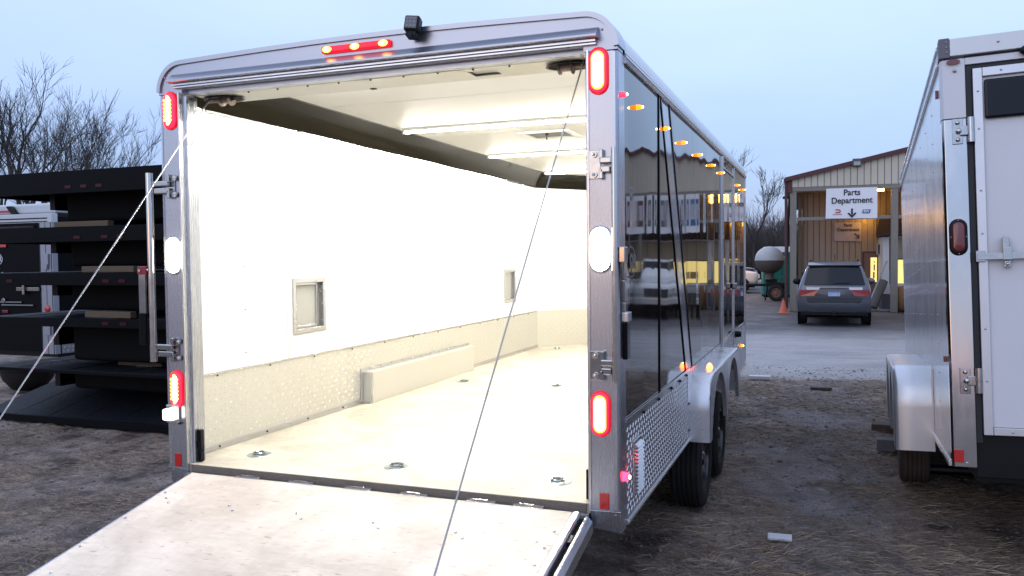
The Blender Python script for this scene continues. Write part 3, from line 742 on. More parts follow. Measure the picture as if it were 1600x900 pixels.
# ceiling: separate panels, black cove along the sides and nose
cs = [.33, 1.23, 2.73, 4.23, 5.73, 7.62]
for a, b in zip(cs, cs[1:]):
    hw = 1.035
    if b < YI: poly = [(-hw, a + .003), (hw, a + .003), (hw, b - .003), (-hw, b - .003)]
    else: poly = [(-hw, a + .003), (hw, a + .003), (hw, YI - .12), (0, 7.40), (-hw, YI - .12)]
    obj('ceiling_panel', MB().prism(poly, 'z', ZC, ZC + .01), CEILP, T)
part('ceiling_backing', MATS['seam_shade'], T, (-1.03, 1.03, .33, 6.0, ZC + .014, ZC + .018))  # same painted seam shade behind the ceiling gaps
for s in (-1, 1):
    mb = MB().grid(lambda u, v: (s * (XI - v * .215 + .02 * math.sin(PI * v) ), .121 + u * (YI - .121 - v * .15), ZW + .012 + v * (ZC - ZW - .010) + .012 * math.sin(PI * v)), 20, 6)
    obj('cove_panel', mb, COVE, T, smooth=True)
    mb = MB().grid(lambda u, v: (s * ((XI - v * .215 + .02 * math.sin(PI * v)) * (1 - u)), YI - v * .15 + u * (NY - YI - v * .15), ZW + .012 + v * (ZC - ZW - .010) + .012 * math.sin(PI * v)), 12, 6)
    obj('nose_cove_panel', mb, COVE, T, smooth=True)
    part('cove_edge', mat('cove_edge_dark', (.02, .02, .018), .4), T, tuple(sorted((s * 1.034, s * 1.028))) + (.33, YI - .13, ZC - .006, ZC))
# ceiling lights and roof vent
for y in (.53, 2.30, 4.08, 5.85):
    t = bpy.data.objects.new('ceiling_light', None); COL.objects.link(t); t.parent = T; t.location = (0, y, ZC)
    part('light_housing', mat('vent_white', (.8, .79, .76), .4), t, (-.99, .99, -.045, .045, -.018, -.001))
    half = [(.020 * math.cos(a), -.0185 + .012 * math.sin(a)) for a in [PI + PI * q / 10 for q in range(11)]]
    obj('light_tube', MB().prism(half, 'x', -.985, .985), TUBE, t)
    for s in (-1, 1): obj('end_cap', MB().box(s * 1.0 - .014, s * 1.0 + .014, -.012, .012, -.034, -.001), mat('cap_grey', (.5, .5, .48), .5), t)
vn = part('roof_vent', mat('vent_white', (.8, .79, .76), .4), T, (-.22, -.17, 2.80, 3.18, ZC - .014, ZC - .001), (.17, .22, 2.80, 3.18, ZC - .014, ZC - .001), (-.17, .17, 2.80, 2.845, ZC - .014, ZC - .001), (-.17, .17, 3.135, 3.18, ZC - .014, ZC - .001), bevel=.004)
part('vent_opening', mat('vent_grey', (.10, .10, .105), .6), vn, (-.17, .17, 2.845, 3.135, ZC - .004, ZC - .002))
obj('vent_crank', MB().cyl((0, 2.9, ZC - .004), (0, 2.9, ZC - .03), .012, 8).cyl((0, 2.9, ZC - .03), (.02, 2.84, ZC - .045), .005, 8).cyl((.02, 2.84, ZC - .045), (.02, 2.84, ZC - .07), .006, 8), BLK, vn)
# floor tie-down rings
rm = MB(); rm.lathe([(0, .0008), (.055, .0012), (.066, .0035), (.070, .0006)], (0, 0, 0), 'z', 24)
rt = MB()
for i in range(20):
    a0, a1 = 2 * PI * i / 20, 2 * PI * (i + 1) / 20
    rt.cyl((.034 * math.cos(a0), .034 * math.sin(a0), .011), (.034 * math.cos(a1), .034 * math.sin(a1), .011), .0062, 6, caps=False)
rt.box(-.012, .012, .026, .044, .003, .016)
PAN = rm.mesh('ring_pan', mat('blued_zinc', (.42, .50, .52), .3, .9, noise_amt=.35, noise_scale=25)); RNG = rt.mesh('ring', CHROME)
for x, y, a in ((-.92, .315, .4), (-.02, .32, -.3), (.90, .312, .2), (-.94, 3.27, 1.), (-.05, 3.27, .3), (.85, 3.27, .0), (-.95, 6.1, .5)):
    t = bpy.data.objects.new('tie_down_ring', None); COL.objects.link(t); t.parent = T; t.location = (x, y, ZF); t.rotation_euler = (0, 0, a)
    obj('ring_pan', PAN, parent=t); obj('ring', RNG, parent=t)
# spring cover behind the header, with cable spools at its ends
scv = mat('spring_cover_aluminium', (.62, .61, .56), .38, .75, noise_amt=.15, noise_scale=4)
sc = part('spring_cover', scv, T, (-1.13, -.115, .101, .33, 2.744, 2.75))
part('spring_cover', scv, T, (-.112, .50, .101, .33, 2.743, 2.749), (.50, .64, .101, .16, 2.744, 2.75), (.50, .64, .27, .33, 2.744, 2.75), (.64, 1.13, .101, .33, 2.744, 2.75), (-1.13, 1.13, .322, .33, 2.751, 2.90))
part('cover_gap', mat('cap_grey', (.2, .2, .19), .6), sc, (.50, .64, .16, .27, 2.756, 2.76))
part('cover_tab', BLK, sc, (-.135, -.105, .30, .325, 2.739, 2.743))
mb = MB()
for i in range(9): mb.sphere((-.78 + i * .19, .112, 2.743), .006, 8, 6)
obj('cover_screws', mb, BLK, sc, kind='stuff')
for s in (-1, 1):
    t = bpy.data.objects.new('cable_spool', None); COL.objects.link(t); t.parent = T; t.location = (s * 1.02, .205, 2.742)
    ring = [2 * PI * q / 28 for q in range(28)]
    obj('spool_opening_shade', MB().add([(.115 * math.cos(q), .078 * math.sin(q), -.002) for q in ring], [tuple(range(28))]), DARK, t)  # flat black disc on the closed cover, painting the shade of a recess
    obj('opening_rim', MB().add([(r_ * math.cos(q), (r_ - .037) * math.sin(q), z_) for r_, z_ in ((.118, 0), (.126, -.008), (.116, -.006)) for q in ring], [(k * 28 + i, k * 28 + (i + 1) % 28, (k + 1) * 28 + (i + 1) % 28, (k + 1) * 28 + i) for k in range(2) for i in range(28)]), BLK, t, smooth=True)
    sp_ = MB().lathe([(.012, -.04), (.040, -.04), (.040, -.034), (.026, -.030), (.026, .02), (.040, .024), (.040, .030), (.012, .030)], (-s * .02, 0, -.004), 'x', 20)
    obj('spool_drum', sp_, mat('spool_iron', (.20, .15, .13), .4, .7, noise_amt=.5, noise_scale=20), t, auto=40)
    obj('spring', MB().cyl((s * .01, 0, -.002), (s * .12, 0, -.002), .018, 12), mat('spring_steel', (.10, .07, .06), .5, .7), t)
# --- ramp door
RS = math.atan(.205)
rp_ = bpy.data.objects.new('ramp_door', None); COL.objects.link(rp_); rp_.parent = T; rp_.location = (0, -.012, .664); rp_.rotation_euler = (RS, 0, 0)
RLn = 1.98
obj('ramp_panel', MB().box(-1.105, 1.078, -RLn, -.012, -.03, .0), PLY, rp_, bevel=.002)
part('ramp_frame', ALU, rp_, (-1.13, 1.16, -RLn - .004, -.02, -.085, -.031), bevel=.003)
part('left_edge_rail', ALU, rp_, (-1.122, -1.1055, -RLn, -.012, -.03, -.003), bevel=.004)
obj('right_edge_rail', MB().prism([(1.0785, -.030), (1.0785, .002), (1.086, .008), (1.112, .008), (1.120, .0), (1.122, -.03)], 'y', -RLn, -.02), ALUP, rp_, bevel=.002)
part('edge_groove', DARK, rp_, (1.122, 1.142, -RLn, -.02, -.031, -.022))
obj('outer_edge_rail', MB().prism([(1.142, -.031), (1.142, -.008), (1.148, -.004), (1.158, -.006), (1.176, -.030), (1.176, -.085), (1.161, -.085), (1.161, -.031)], 'y', -RLn, -.03), ALUP, rp_, bevel=.002)
part('edge_bracket', BLK, rp_, (1.123, 1.141, -.26, -.20, -.022, -.006), bevel=.003)
fp = part('ramp_flap', ALU, rp_, (-1.05, 1.05, -.40, 0, -.02, 0), bevel=.003); fp.location = (0, -RLn - .03, -.02); fp.rotation_euler = (R(17), 0, 0)
mb = MB()
for x in (-1.02, -.62, -.22, .2, .62, 1.0):
    mb.sphere((x, -.30, .0), .008, 8, 6); mb.sphere((x + .05, -.34, .0), .008, 8, 6); mb.sphere((x, -1.0, .0), .007, 8, 6); mb.sphere((x - .08, -1.4, .0), .007, 8, 6)
for i in range(7): mb.sphere((-1.075, -.25 - i * .27, .0), .008, 8, 6); mb.sphere((1.05, -.2 - i * .27, 0.), .008, 8, 6)
obj('ramp_screws', mb, BOLT, rp_, kind='stuff')
for i, x in enumerate((-.74, -.40, -.06, .26, .62, .86)):
    obj('hinge_leaf', MB().box(x - .075, x + .075, -.020, .012, -.012, .0035).cyl((x - .05, .012, -.006), (x + .03, .012, -.006), .011, 10), ALUP, rp_, bevel=.002)
# lift cables
CAB = mat('steel_cable', (.45, .44, .44), .35, .9, noise_amt=.4, noise_scale=300)
def ramp_pt(x, l): return (x, -.012 - l * math.cos(RS), .664 - l * math.sin(RS) + .012)
obj('lift_cable', MB().cyl((-1.085, .17, 2.745), ramp_pt(-1.09, 1.92), .0035, 8), CAB, T)
obj('lift_cable', MB().cyl((1.095, .16, 2.745), ramp_pt(1.05, 1.92), .0035, 8), CAB, T)
for x in (-1.085, 1.05): obj('cable_anchor', MB().box(x - .03, x + .03, -1.95, -1.88, .0, .03), CHROME, rp_, bevel=.004)
obj('cable_hook', MB().hexa([(-1.137, .05, 2.46), (-1.137, .07, 2.46), (-1.13, .07, 2.47), (-1.13, .05, 2.47), (-1.085, .035, 2.515), (-1.085, .05, 2.515), (-1.08, .05, 2.525), (-1.08, .035, 2.525)]), mat('white_plastic', (.8, .8, .8), .4), T)
# ================================================================== right-hand trailer (nose down, leaning slightly)
def fender(parent, s, x0, x1, y0, y1, w1, w2, zt, zb, ra, zc, m, rnd=.2):
    """tandem fender: skin from body x0 out to x1, lip with two wheel arches"""
    def top(y):
        if y < y0 + rnd: t = (y0 + rnd - y) / rnd; return zt - rnd + rnd * math.sqrt(max(0, 1 - t * t))
        if y > y1 - rnd: t = (y - y1 + rnd) / rnd; return zt - rnd + rnd * math.sqrt(max(0, 1 - t * t))
        return zt
    def bot(y):
        c = w1 if y < (w1 + w2) / 2 else w2
        d = abs(y - c); z = zb
        if d < ra: z = max(zb, zc + (zt - .06 - zc) * math.sqrt(1 - (d / ra) ** 2))
        return min(z, top(y) - .03)
    ys = [y0 + (y1 - y0) * i / 64 for i in range(65)]
    tp = [(y0, zb + (zt - rnd - zb) * i / 5) for i in range(5)] + [(y, top(y)) for y in ys] + [(y1, zb)]
    sec = [(x0, 0), (x0 + (x1 - x0) * .5, 0), (x1 - s * .03, 0), (x1 - s * .01, -.010), (x1, -.035)]
    mb = MB(); cy, cz = (y0 + y1) / 2, zb
    for y, z in tp:
        for x, ins in sec:
            v = Vector((y - cy, z - cz)).normalized() * ins; mb.v.append((x, y + v.x, z + v.y))
    for i in range(len(tp) - 1):
        for j in range(4): mb.f.append((i * 5 + j, i * 5 + j + 1, i * 5 + j + 6, i * 5 + j + 5))
    f = obj('fender', mb, m, parent, auto=60)
    mb = MB()
    for a, b in zip(ys, ys[1:]):
        mb.add([(x1, a, bot(a)), (x1, b, bot(b)), (x1, b, top(b) - .03), (x1, a, top(a) - .03)], [(0, 1, 2, 3)])
        mb.add([(x1, a, bot(a)), (x1, b, bot(b)), (x1 - s * .03, b, bot(b)), (x1 - s * .03, a, bot(a))], [(0, 1, 2, 3)])
    obj('fender_lip', mb, m, f, weld=True, auto=60)
    return f

_M = Matrix(((0.9993, 0.0385, 0.0024), (-0.0385, 0.9973, 0.0628), (0.0, -0.0628, 0.998)))
_mw = _M.to_4x4() @ Matrix.Rotation(R(-1.7), 4, 'Y'); _mw.translation = (2.849, 1.751, .585)
RT = thing('enclosed_trailer', 'closed white and silver enclosed trailer with small dark door window, at right', 'trailer', mw=_mw)
STAIN = mat('stainless_post', (.56, .56, .57), .12, 1., noise_amt=.35, col2=(.38, .40, .43), noise_scale=5, noise_stretch=(1, 1, .5), rough_var=.08)
WSIDE = mat('white_side_paint', (.80, .80, .84), .20, .1, .4, coat=.25, coat_rough=.05, noise_amt=.1, noise_scale=3, rough_var=.05)
WDOOR = mat('white_door_paint', (.70, .70, .74), .4, 0., .5, noise_amt=.06, noise_scale=5)
LN, WD, HT = 5.4, 2.1, 2.385
obj('corner_post', MB().prism([(0, .02), (.012, 0), (.128, 0), (.128, .10), (0, .10)], 'z', .0, 2.03), STAIN, RT, bevel=.003)
obj('post_cap', MB().prism([(0, .018), (.012, -.002), (.128, -.002), (.128, .10), (0, .10)], 'z', 2.034, 2.385), WDOOR, RT, bevel=.003)
part('corner_post', STAIN, RT, (WD - .128, WD, 0, .10, 0, 2.385), bevel=.003)
part('door_seal', SEAL, RT, (.129, .164, .012, .05, .14, 2.345), (.129, WD - .129, .014, .05, 2.318, 2.345), bevel=.004)
part('rear_header', WDOOR, RT, (.129, WD - .129, .002, .10, 2.346, 2.386), bevel=.002)
part('header_gap', SEAL, RT, (.129, WD - .129, .016, .10, 2.387, 2.401))
part('roof_rail', mat('white_rail', (.70, .71, .73), .35, .2, noise_amt=.1), RT, (.052, WD - .05, -.014, .06, 2.402, 2.505), bevel=.003)
part('corner_cap', mat('grey_plastic', (.14, .13, .16), .55, noise_amt=.2), RT, (-.006, .051, -.018, .07, 2.392, 2.51), bevel=.004)
mb = MB()
for x, z in ((.034, 2.425), (.034, 2.455), (.034, 2.485)): mb.sphere((x, -.019, z), .005, 8, 6)
for x in (.30, .62, .95): mb.sphere((x, -.015, 2.455), .008, 8, 6)
obj('rivets', mb, BOLT, RT, kind='stuff')
oc = obj('clearance_lamp', MB().add([(.068 + .036 * math.cos(a), y, 2.366 + .016 * math.sin(a)) for y in (-.002, -.014) for a in [2 * PI * i / 16 for i in range(16)]],
         [(i, (i + 1) % 16, 16 + (i + 1) % 16, 16 + i) for i in range(16)] + [tuple(range(16, 32))]), REDL, RT, auto=40)
obj('header_lamp', MB().sphere((.47, -.02, 2.385), .07, 12, 8, (1, .35, .5)), BLK, RT, smooth=True)
obj('cap_bolt', MB().sphere((.075, -.002, 2.315), .012, 8, 6), BOLT, RT)
# door
dz0, dz1 = .19, 2.315
dr = part('rear_door', WDOOR, RT, (.216, WD - .25, .008, .05, .235, 2.262))
part('door_frame', mat('door_frame_aluminium', (.66, .66, .69), .33, .7, noise_amt=.15, noise_scale=8), dr, (.166, .214, -.012, .05, dz0, dz1), (.216, WD - .25, -.012, .05, 2.264, dz1), (.216, WD - .25, -.010, .05, dz0, .233), bevel=.003)
wn = obj('door_window', MB().box(.222, 1.1, -.020, .007, 2.015, 2.245), mat('tinted_glass', (.004, .005, .009), .08, 0., .3), dr, bevel=.025, seg=3)
mb = MB()
for x, z in ((.19, 2.18), (.19, 1.96), (.19, 1.60), (.19, 1.35), (.19, .80), (.19, .50), (.31, 2.29), (.31, .212), (.52, 2.29)): mb.sphere((x, -.012, z), .007, 8, 6)
obj('door_screws', mb, BOLT, dr, kind='stuff')
def rhinge(z):
    t = bpy.data.objects.new('door_hinge', None); COL.objects.link(t); t.parent = RT; t.location = (0, 0, z)
    part('hinge_plate', CHROME, t, (.052, .108, -.008, .0, -.075, .075), bevel=.003)
    obj('hinge_barrel', MB().cyl((.148, -.018, -.07), (.148, -.018, .075), .019, 14), CHROME, t, auto=50)
    part('hinge_strap', CHROME, t, (.09, .165, -.022, -.008, -.028, .028), bevel=.004)
    for dz in (-.05, .05): obj('hinge_bolt', MB().sphere((.08, -.009, dz), .013, 10, 6), BOLT, t, smooth=True)
    obj('hinge_pin', MB().sphere((.085, -.018, .0), .017, 10, 6), BOLT, t, smooth=True)
rhinge(1.955); rhinge(.50)
lk = obj('latch_bar', MB().box(.158, 1.2, -.034, -.020, 1.195, 1.235), CHROME, RT, bevel=.003)
part('latch_plate', CHROME, lk, (.152, .20, -.030, -.012, 1.185, 1.250), bevel=.003)
part('latch_keeper', CHROME, lk, (.285, .318, -.044, -.002, 1.24, 1.325), (.285, .330, -.052, -.036, 1.19, 1.265), (.293, .325, -.03, -.002, 1.15, 1.19), bevel=.004)
obj('keeper_bolt', MB().sphere((.309, -.034, 1.168), .012, 8, 6), BOLT, lk)
# unlit oval tail lamp
t = bpy.data.objects.new('tail_lamp', None); COL.objects.link(t); t.parent = RT; t.location = (.068, -.001, 1.335)
mb = MB(); dome(mb, stadium(.048, .108), .003, -.012, .8); obj('bezel', mb, BLK, t, auto=50)
mb = MB(); dome(mb, stadium(.032, .088), -.008, -.019, .8); obj('lens', mb, REDL, t, auto=50)
mb = MB()
for a, b in ((0, .098), (0, -.098), (.04, 0), (-.04, 0)): mb.sphere((a, -.012, b), .004, 6, 4)
obj('lamp_screws', mb, BOLT, t, kind='stuff')
part('rear_reflector', REDR, RT, (.010, .062, -.005, .001, .026, .100), bevel=.002)
obj('post_bolt', MB().sphere((.075, -.001, .024), .007, 8, 6), BOLT, RT)
part('rear_sill', BLK, RT, (.1285, WD - .1285, .03, .12, -.06, .185), bevel=.004)
# left side: separate sheets with seams, bottom and top rails
for i in range(9):
    a = .10 + i * .588; b = min(LN, a + .585)
    if b <= a: break
    obj('side_sheet', MB().grid(lambda u, v: (.001 + .0022 * noise.noise((u * 2 + i * 3.3, v * 3, 2.2)) * math.sin(PI * u), a + (b - a) * u, .03 + v * 2.34), 10, 24), WSIDE, RT, smooth=True)
part('side_backing', mat('white_seam', (.3, .3, .32), .5), RT, (.006, .012, .10, LN, .03, 2.38))
obj('rub_rail', MB().prism([(-.012, -.012), (.03, -.012), (.03, .028), (-.004, .028), (-.012, .010)], 'y', .09, LN), ALUP, RT, bevel=.003)
obj('top_rail', MB().prism([(-.016, 2.372), (.02, 2.372), (.02, 2.402), (-.006, 2.402), (-.014, 2.392)], 'y', .09, LN), ALUP, RT, bevel=.002)
obj('top_rail_upper', MB().prism([(-.016, 2.468), (.02, 2.468), (.02, 2.500), (-.004, 2.500), (-.014, 2.49)], 'y', .09, LN), ALUP, RT, bevel=.002)
part('roof_cove', WDOOR, RT, (-.004, .02, .09, LN, 2.402, 2.468))
mb = MB()
for i in range(17): mb.sphere((-.015, .2 + i * .30, 2.435), .007, 6, 4)
for i in range(9):
    for j in range(12): mb.sphere((-.001, .70 + i * .588, .12 + j * .19), .0045, 6, 4)
obj('side_rivets', mb, BOLT, RT, kind='stuff')
part('roof', mat('roof_skin', (.6, .6, .6)), RT, (.02, WD - .02, .09, LN, 2.47, 2.50))
part('right_side', WSIDE, RT, (WD - .01, WD, .10, LN, 0, 2.38))
part('front_wall', WSIDE, RT, (.0, WD, LN, LN + .01, 0, 2.38))
part('underframe', BLK, RT, (.14, WD - .02, .12, LN, -.10, .02))
part('side_marker', REDL, RT, (-.018, .0, .135, .165, .60, .635), (-.018, .0, .16, .19, 2.20, 2.25), bevel=.004)
part('front_corner_marker', REDL, RT, (-.02, 0, LN - .06, LN - .02, 2.33, 2.37))
FENR = mat('fender_satin', (.66, .68, .72), .32, .7, noise_amt=.2, col2=(.55, .56, .60), noise_scale=3, rough_var=.07)
RF = fender(RT, -1, .003, -.262, 1.29, 3.50, 1.98, 2.84, .495, -.115, .42, -.20, FENR, .22)
part('fender_flange', FENR, RF, (-.010, -.001, 1.27, 1.31, -.11, .49))
for y in (1.98, 2.84):
    z = -.0628 * y; gl = -(.585 + z) + .0
    wheel(RT, 'wheel', -.112, y, gl + .328, .335, .22, -1, RUBD, RIMB, .19, 6, RIMM)
    wheel(RT, 'wheel', WD + .112, y, gl + .40, .335, .22, 1, RUBD, RIMB, .19, 6, RIMM)
obj('axle', MB().cyl((-.05, 1.98, -.36), (WD + .05, 1.98, -.36), .04, 10), BLK, RT)
obj('tongue', MB().hexa([(.5, LN, -.08), (WD - .5, LN, -.08), (WD - .5, LN, .0), (.5, LN, .0), (WD / 2 - .05, LN + 1.2, -.08), (WD / 2 + .05, LN + 1.2, -.08), (WD / 2 + .05, LN + 1.2, 0), (WD / 2 - .05, LN + 1.2, 0)]), BLK, RT)

# ================================================================== stack of black flatbed trailers (left)
DECK = mat('black_deck', (.006, .0068, .0105), .55, 0., .2, noise_amt=.7, col2=(.018, .020, .026), noise_scale=25, noise_stretch=(6, .6, 1), bump=.25, bump_scale=60, rough_var=.15)
IDR = mat('red_lens_dim', (.05, .003, .008), .3, 0., .2)
SX0, SX1, SY = -6.98, -4.28, 3.20
names_ = ['topmost black flatbed trailer of the stack', 'black flatbed trailer second from the top of the stack', 'black flatbed trailer in the middle of the stack',
          'black flatbed trailer fourth from the top of the stack', 'black flatbed trailer with broad deck second from the bottom of the stack']
lv = [(2.84, .25), (2.225, .17), (1.715, .14), (1.212, .10), (.625, .035)]
for i, (z, th) in enumerate(lv):
    f = thing('flatbed_trailer', names_[i], 'trailer', ((SX0 + SX1) / 2, SY, gz(0, 3)), group='black flatbed trailers stacked beside the open trailer')
    hw = (SX1 - SX0) / 2
    for k in range(7):
        a = -hw + 2 * hw * k / 7
        part('deck_plank', DECK, f, (a + .003, a + 2 * hw / 7 - .003, .02 + .01 * (k % 2), 5.4, z - .04, z - (.004 if k % 2 else 0)), bevel=.004)
    part('rear_crossmember', BLKS, f, (-hw, hw, -.03, .018, z - th, z - .002), bevel=.004)
    nxt = lv[i + 1][0] if i < 4 else .33
    for s in (-1, 1): part('side_rail', BLKS, f, tuple(sorted((s * hw, s * (hw - .06)))) + (.02, 5.4, z - th, z - .041))
    ub = nxt + (.065 if i < 4 else .03)
    part('underframe', DARK, f, (-.42 if i else -.46, hw - .20 if i else hw - .12, .32, 5.0, ub, z - .042), bevel=.05, seg=3)
    part('underframe_rail', BLK, f, (-.80, -.72, .4, 5.0, ub + .16 if i < 4 else ub, z - .042))
    if i < 4:
        xs = (-.01, .22, .44) if i == 0 else (.10, .50, .72) if i == 1 else (-.95, .50, .73) if i == 2 else (.48, .73)
        for x in xs: part('rear_light', IDR, f, (x - .045, x + .045, -.036, -.031, z - min(th - .03, .2), z - min(th - .03, .2) + .035), bevel=.004)
    else:
        part('deck_hinge', CHROME, f, (-1.05, -.75, .55, .57, z, z + .01), (.35, .6, .5, .52, z, z + .01))
        obj('deck_end_tread', MB().box(-hw, hw, -.03, .02, z, z + .006), DECK, f)
f = thing('flatbed_trailer', 'lowest black flatbed with its ramp sloping onto the dirt, under the stack', 'trailer', ((SX0 + SX1) / 2, SY, 0), group='black flatbed trailers stacked beside the open trailer')
for k in range(6):
    a = -1.55 + 3.1 * k / 6; b = a + 3.1 / 6 - .006
    obj('ramp_plank', MB().hexa([(a, .03, .035), (b, .03, .035), (b, 1.15, .29), (a, 1.15, .29), (a, .03, .075), (b, .03, .075), (b, 1.15, .33), (a, 1.15, .33)]), DECK, f, bevel=.004)
part('ramp_edge', BLKS, f, (-1.56, 1.56, -.01, .028, .01, .085), bevel=.004)
part('deck', DECK, f, (-1.5, 1.5, 1.16, 1.7, .27, .325))
part('underframe', BLK, f, (-.5, 1.3, 1.0, 5.0, .02, .268))
# lumber spacers lying between the decks
for x0, x1, z0, z1, y, lab in ((-6.02, -5.22, 2.226, 2.288, 3.30, 'tan lumber spacer under the topmost black flatbed'), (-5.59, -4.84, 1.716, 1.785, 3.27, 'tan lumber spacer under the second black flatbed'),
                               (-5.56, -4.90, 1.213, 1.285, 3.27, 'tan lumber spacer above the fourth black flatbed'), (-5.55, -4.9, .63, .69, 3.7, 'dark lumber spacer lying on the broad black deck'),
                               (-5.95, -5.1, .336, .40, 4.2, 'short lumber spacer above the sloping black ramp')):
    o = obj('lumber_spacer', MB().box(-(x1 - x0) / 2, (x1 - x0) / 2, 0, .09, 0, z1 - z0), WOODB, None, loc=((x0 + x1) / 2, y, z0), bevel=.006)
    tag(o, lab, 'lumber', 'lumber spacers between the stacked flatbeds')
# black rubber tub on the ground behind the stack
TB = thing('rubber_tub', 'black bowl-shaped rubber tub on the dirt behind the flatbed stack', 'tub', (-8.75, 5.1, gh(-8.75, 5.1)))
obj('tub_shell', MB().lathe([(0, .015), (.16, .0), (.22, .02), (.33, .16), (.37, .30), (.385, .30), (.385, .32), (.36, .32), (.31, .16), (.20, .04), (0, .035)], (0, 0, 0), 'z', 32), RUB, TB, auto=40)
obj('tub_rim', MB().lathe([(.365, .30), (.40, .305), (.40, .335), (.365, .33)], (0, 0, 0), 'z', 32), BLK, TB, auto=40)

# ================================================================== black enclosed trailer far left
BT = thing('enclosed_trailer', 'black enclosed trailer with grey corner post and round door badge, behind the flatbed stack', 'trailer', (-9.86, 6.5, gz(0, 6.5)))
GP = mat('grey_post', (.34, .36, .42), .35, .5, noise_amt=.2)
part('corner_post', GP, BT, (-.30, 0, 0, .1, .30, 2.50), (-2.3, -2.1, 0, .1, .30, 2.5), bevel=.004)
part('post_seam', BLK, BT, (-.035, -.022, -.003, .0, .30, 2.5), (-.292, -.28, -.003, 0, .3, 2.5), (-.16, -.153, -.003, 0, .3, 2.5))
part('rear_header', mat('white_header', (.55, .58, .62), .4, .1, noise_amt=.1), BT, (-2.3, 0, 0, .12, 2.50, 2.655), bevel=.01)
part('header_groove', BLK, BT, (-2.3, -.1, -.004, 0, 2.565, 2.585), (-2.3, -.1, -.004, 0, 2.515, 2.53))
part('roof_spoiler', MATS['white_header'], BT, (-2.2, -.02, .10, .6, 2.66, 2.835), bevel=.04, seg=3)
part('roof_fairing', mat('fairing_red', (.5, .03, .05), .4), BT, (-2.2, -1.02, .085, .098, 2.70, 2.735))
obj('header_lamp', MB().hexa([(-.98, .03, 2.67), (-.85, .03, 2.66), (-.85, .09, 2.66), (-.98, .09, 2.67), (-1.1, .03, 2.80), (-.97, .03, 2.80), (-.97, .09, 2.80), (-1.1, .09, 2.80)]), BLK, BT, bevel=.005)
BD = part('rear_door', BLKS, BT, (-2.1, -.30, .005, .08, .34, 2.5))
obj('lock_rod', MB().cyl((-2.1, -.03, 2.42), (-.36, -.03, 2.43), .022, 10), BLK, BD)
obj('rod_end', MB().cyl((-.40, -.06, 2.40), (-.40, 0, 2.40), .06, 12), BLK, BD)
for z in (1.60, 1.155):
    obj('lock_handle', MB().box(-1.30, -.72, -.03, -.012, z, z + .02).cyl((-1.14, -.04, z + .035), (-1.14, 0, z + .035), .045, 10).box(-1.2, -.45, -.03, -.01, z - .05, z - .03), CHROME, BD, bevel=.004)
obj('lock_keeper', MB().box(-.82, -.30, -.04, -.01, 1.36, 1.42).cyl((-.62, -.05, 1.30), (-.62, -.05, 1.52), .035, 10), CHROME, BD, bevel=.004)
for i, z in enumerate((2.10, .98)): part('door_lamp', REDL if i else REDR, BT, (-1.20, -1.06, -.02, .004, z, z + .05), bevel=.006)
obj('post_lamp', MB().sphere((-.15, -.005, 1.06), .065, 12, 8, (1, .4, 1)), REDR, BT, smooth=True)
WPR = mat('white_print', (.6, .62, .66), .5)
def badge(cx, cz, par, sc=1., axis='y', y=-.002, WPR=WPR):
    b = bpy.data.objects.new('round_badge', None); COL.objects.link(b); b.parent = par; b.location = (cx, y, cz)
    mb = MB(); n = 28
    for a in range(n):
        p = [(2 * PI * a / n, 1.0), (2 * PI * (a + 1) / n, 1.0), (2 * PI * (a + 1) / n, .9), (2 * PI * a / n, .9)]
        mb.add([(.135 * sc * r * math.cos(t), 0, .105 * sc * r * math.sin(t)) for t, r in p], [(0, 1, 2, 3)])
    obj('badge_ring', mb, WPR, b); text('badge_letters', 'OR', .13 * sc, WPR, b, (.02, -.002, 0), bold=.004)
    return b
badge(-1.30, 1.90, BT)
b3 = badge(0, 0, T, .72, WPR=mat('grey_print_line', (.10, .10, .105), .4)); b3.location = (HX + .004, .235, 1.80); b3.rotation_euler = (0, 0, R(90))
part('post_hinge', GP, BT, (-.20, -.08, -.03, 0, 1.80, 1.98), (-.18, -.10, -.04, 0, 1.72, 1.80), (-.20, -.08, -.03, 0, .62, .80), bevel=.004)
part('right_side', BLKS, BT, (-.012, -.001, .10, 5.2, .30, 2.60))
gp_ = part('stone_guard', mat('dull_tread_plate', (.32, .33, .36), .35, .9, noise_amt=.3), BT, (-.002, .004, .12, 5.1, .30, .575))
obj('tread_pattern', treads('x', .13, 4.0, .31, .57, .004, .005, du=.09, dv=.062, ln=.03, wd=.010), mat('tread_bright', (.6, .61, .66), .3, .9), gp_, kind='stuff')
b2 = badge(0, 1.27, BT); b2.location = (.004, 1.1, 1.27); b2.rotation_euler = (0, 0, R(90))
part('roof', BLK, BT, (-2.3, 0, .12, 5.2, 2.60, 2.66)); part('left_side', BLKG, BT, (-2.3, -2.29, .1, 5.2, .3, 2.6)); part('floor_frame', BLK, BT, (-2.25, -.05, .1, 5.2, .24, .33))
for y in (2.4, 3.25):
    for x, s in ((-.14, 1), (-2.16, -1)): wheel(BT, 'wheel', x, y, .335, .335, .2, s, RUB, RIMB, .19)
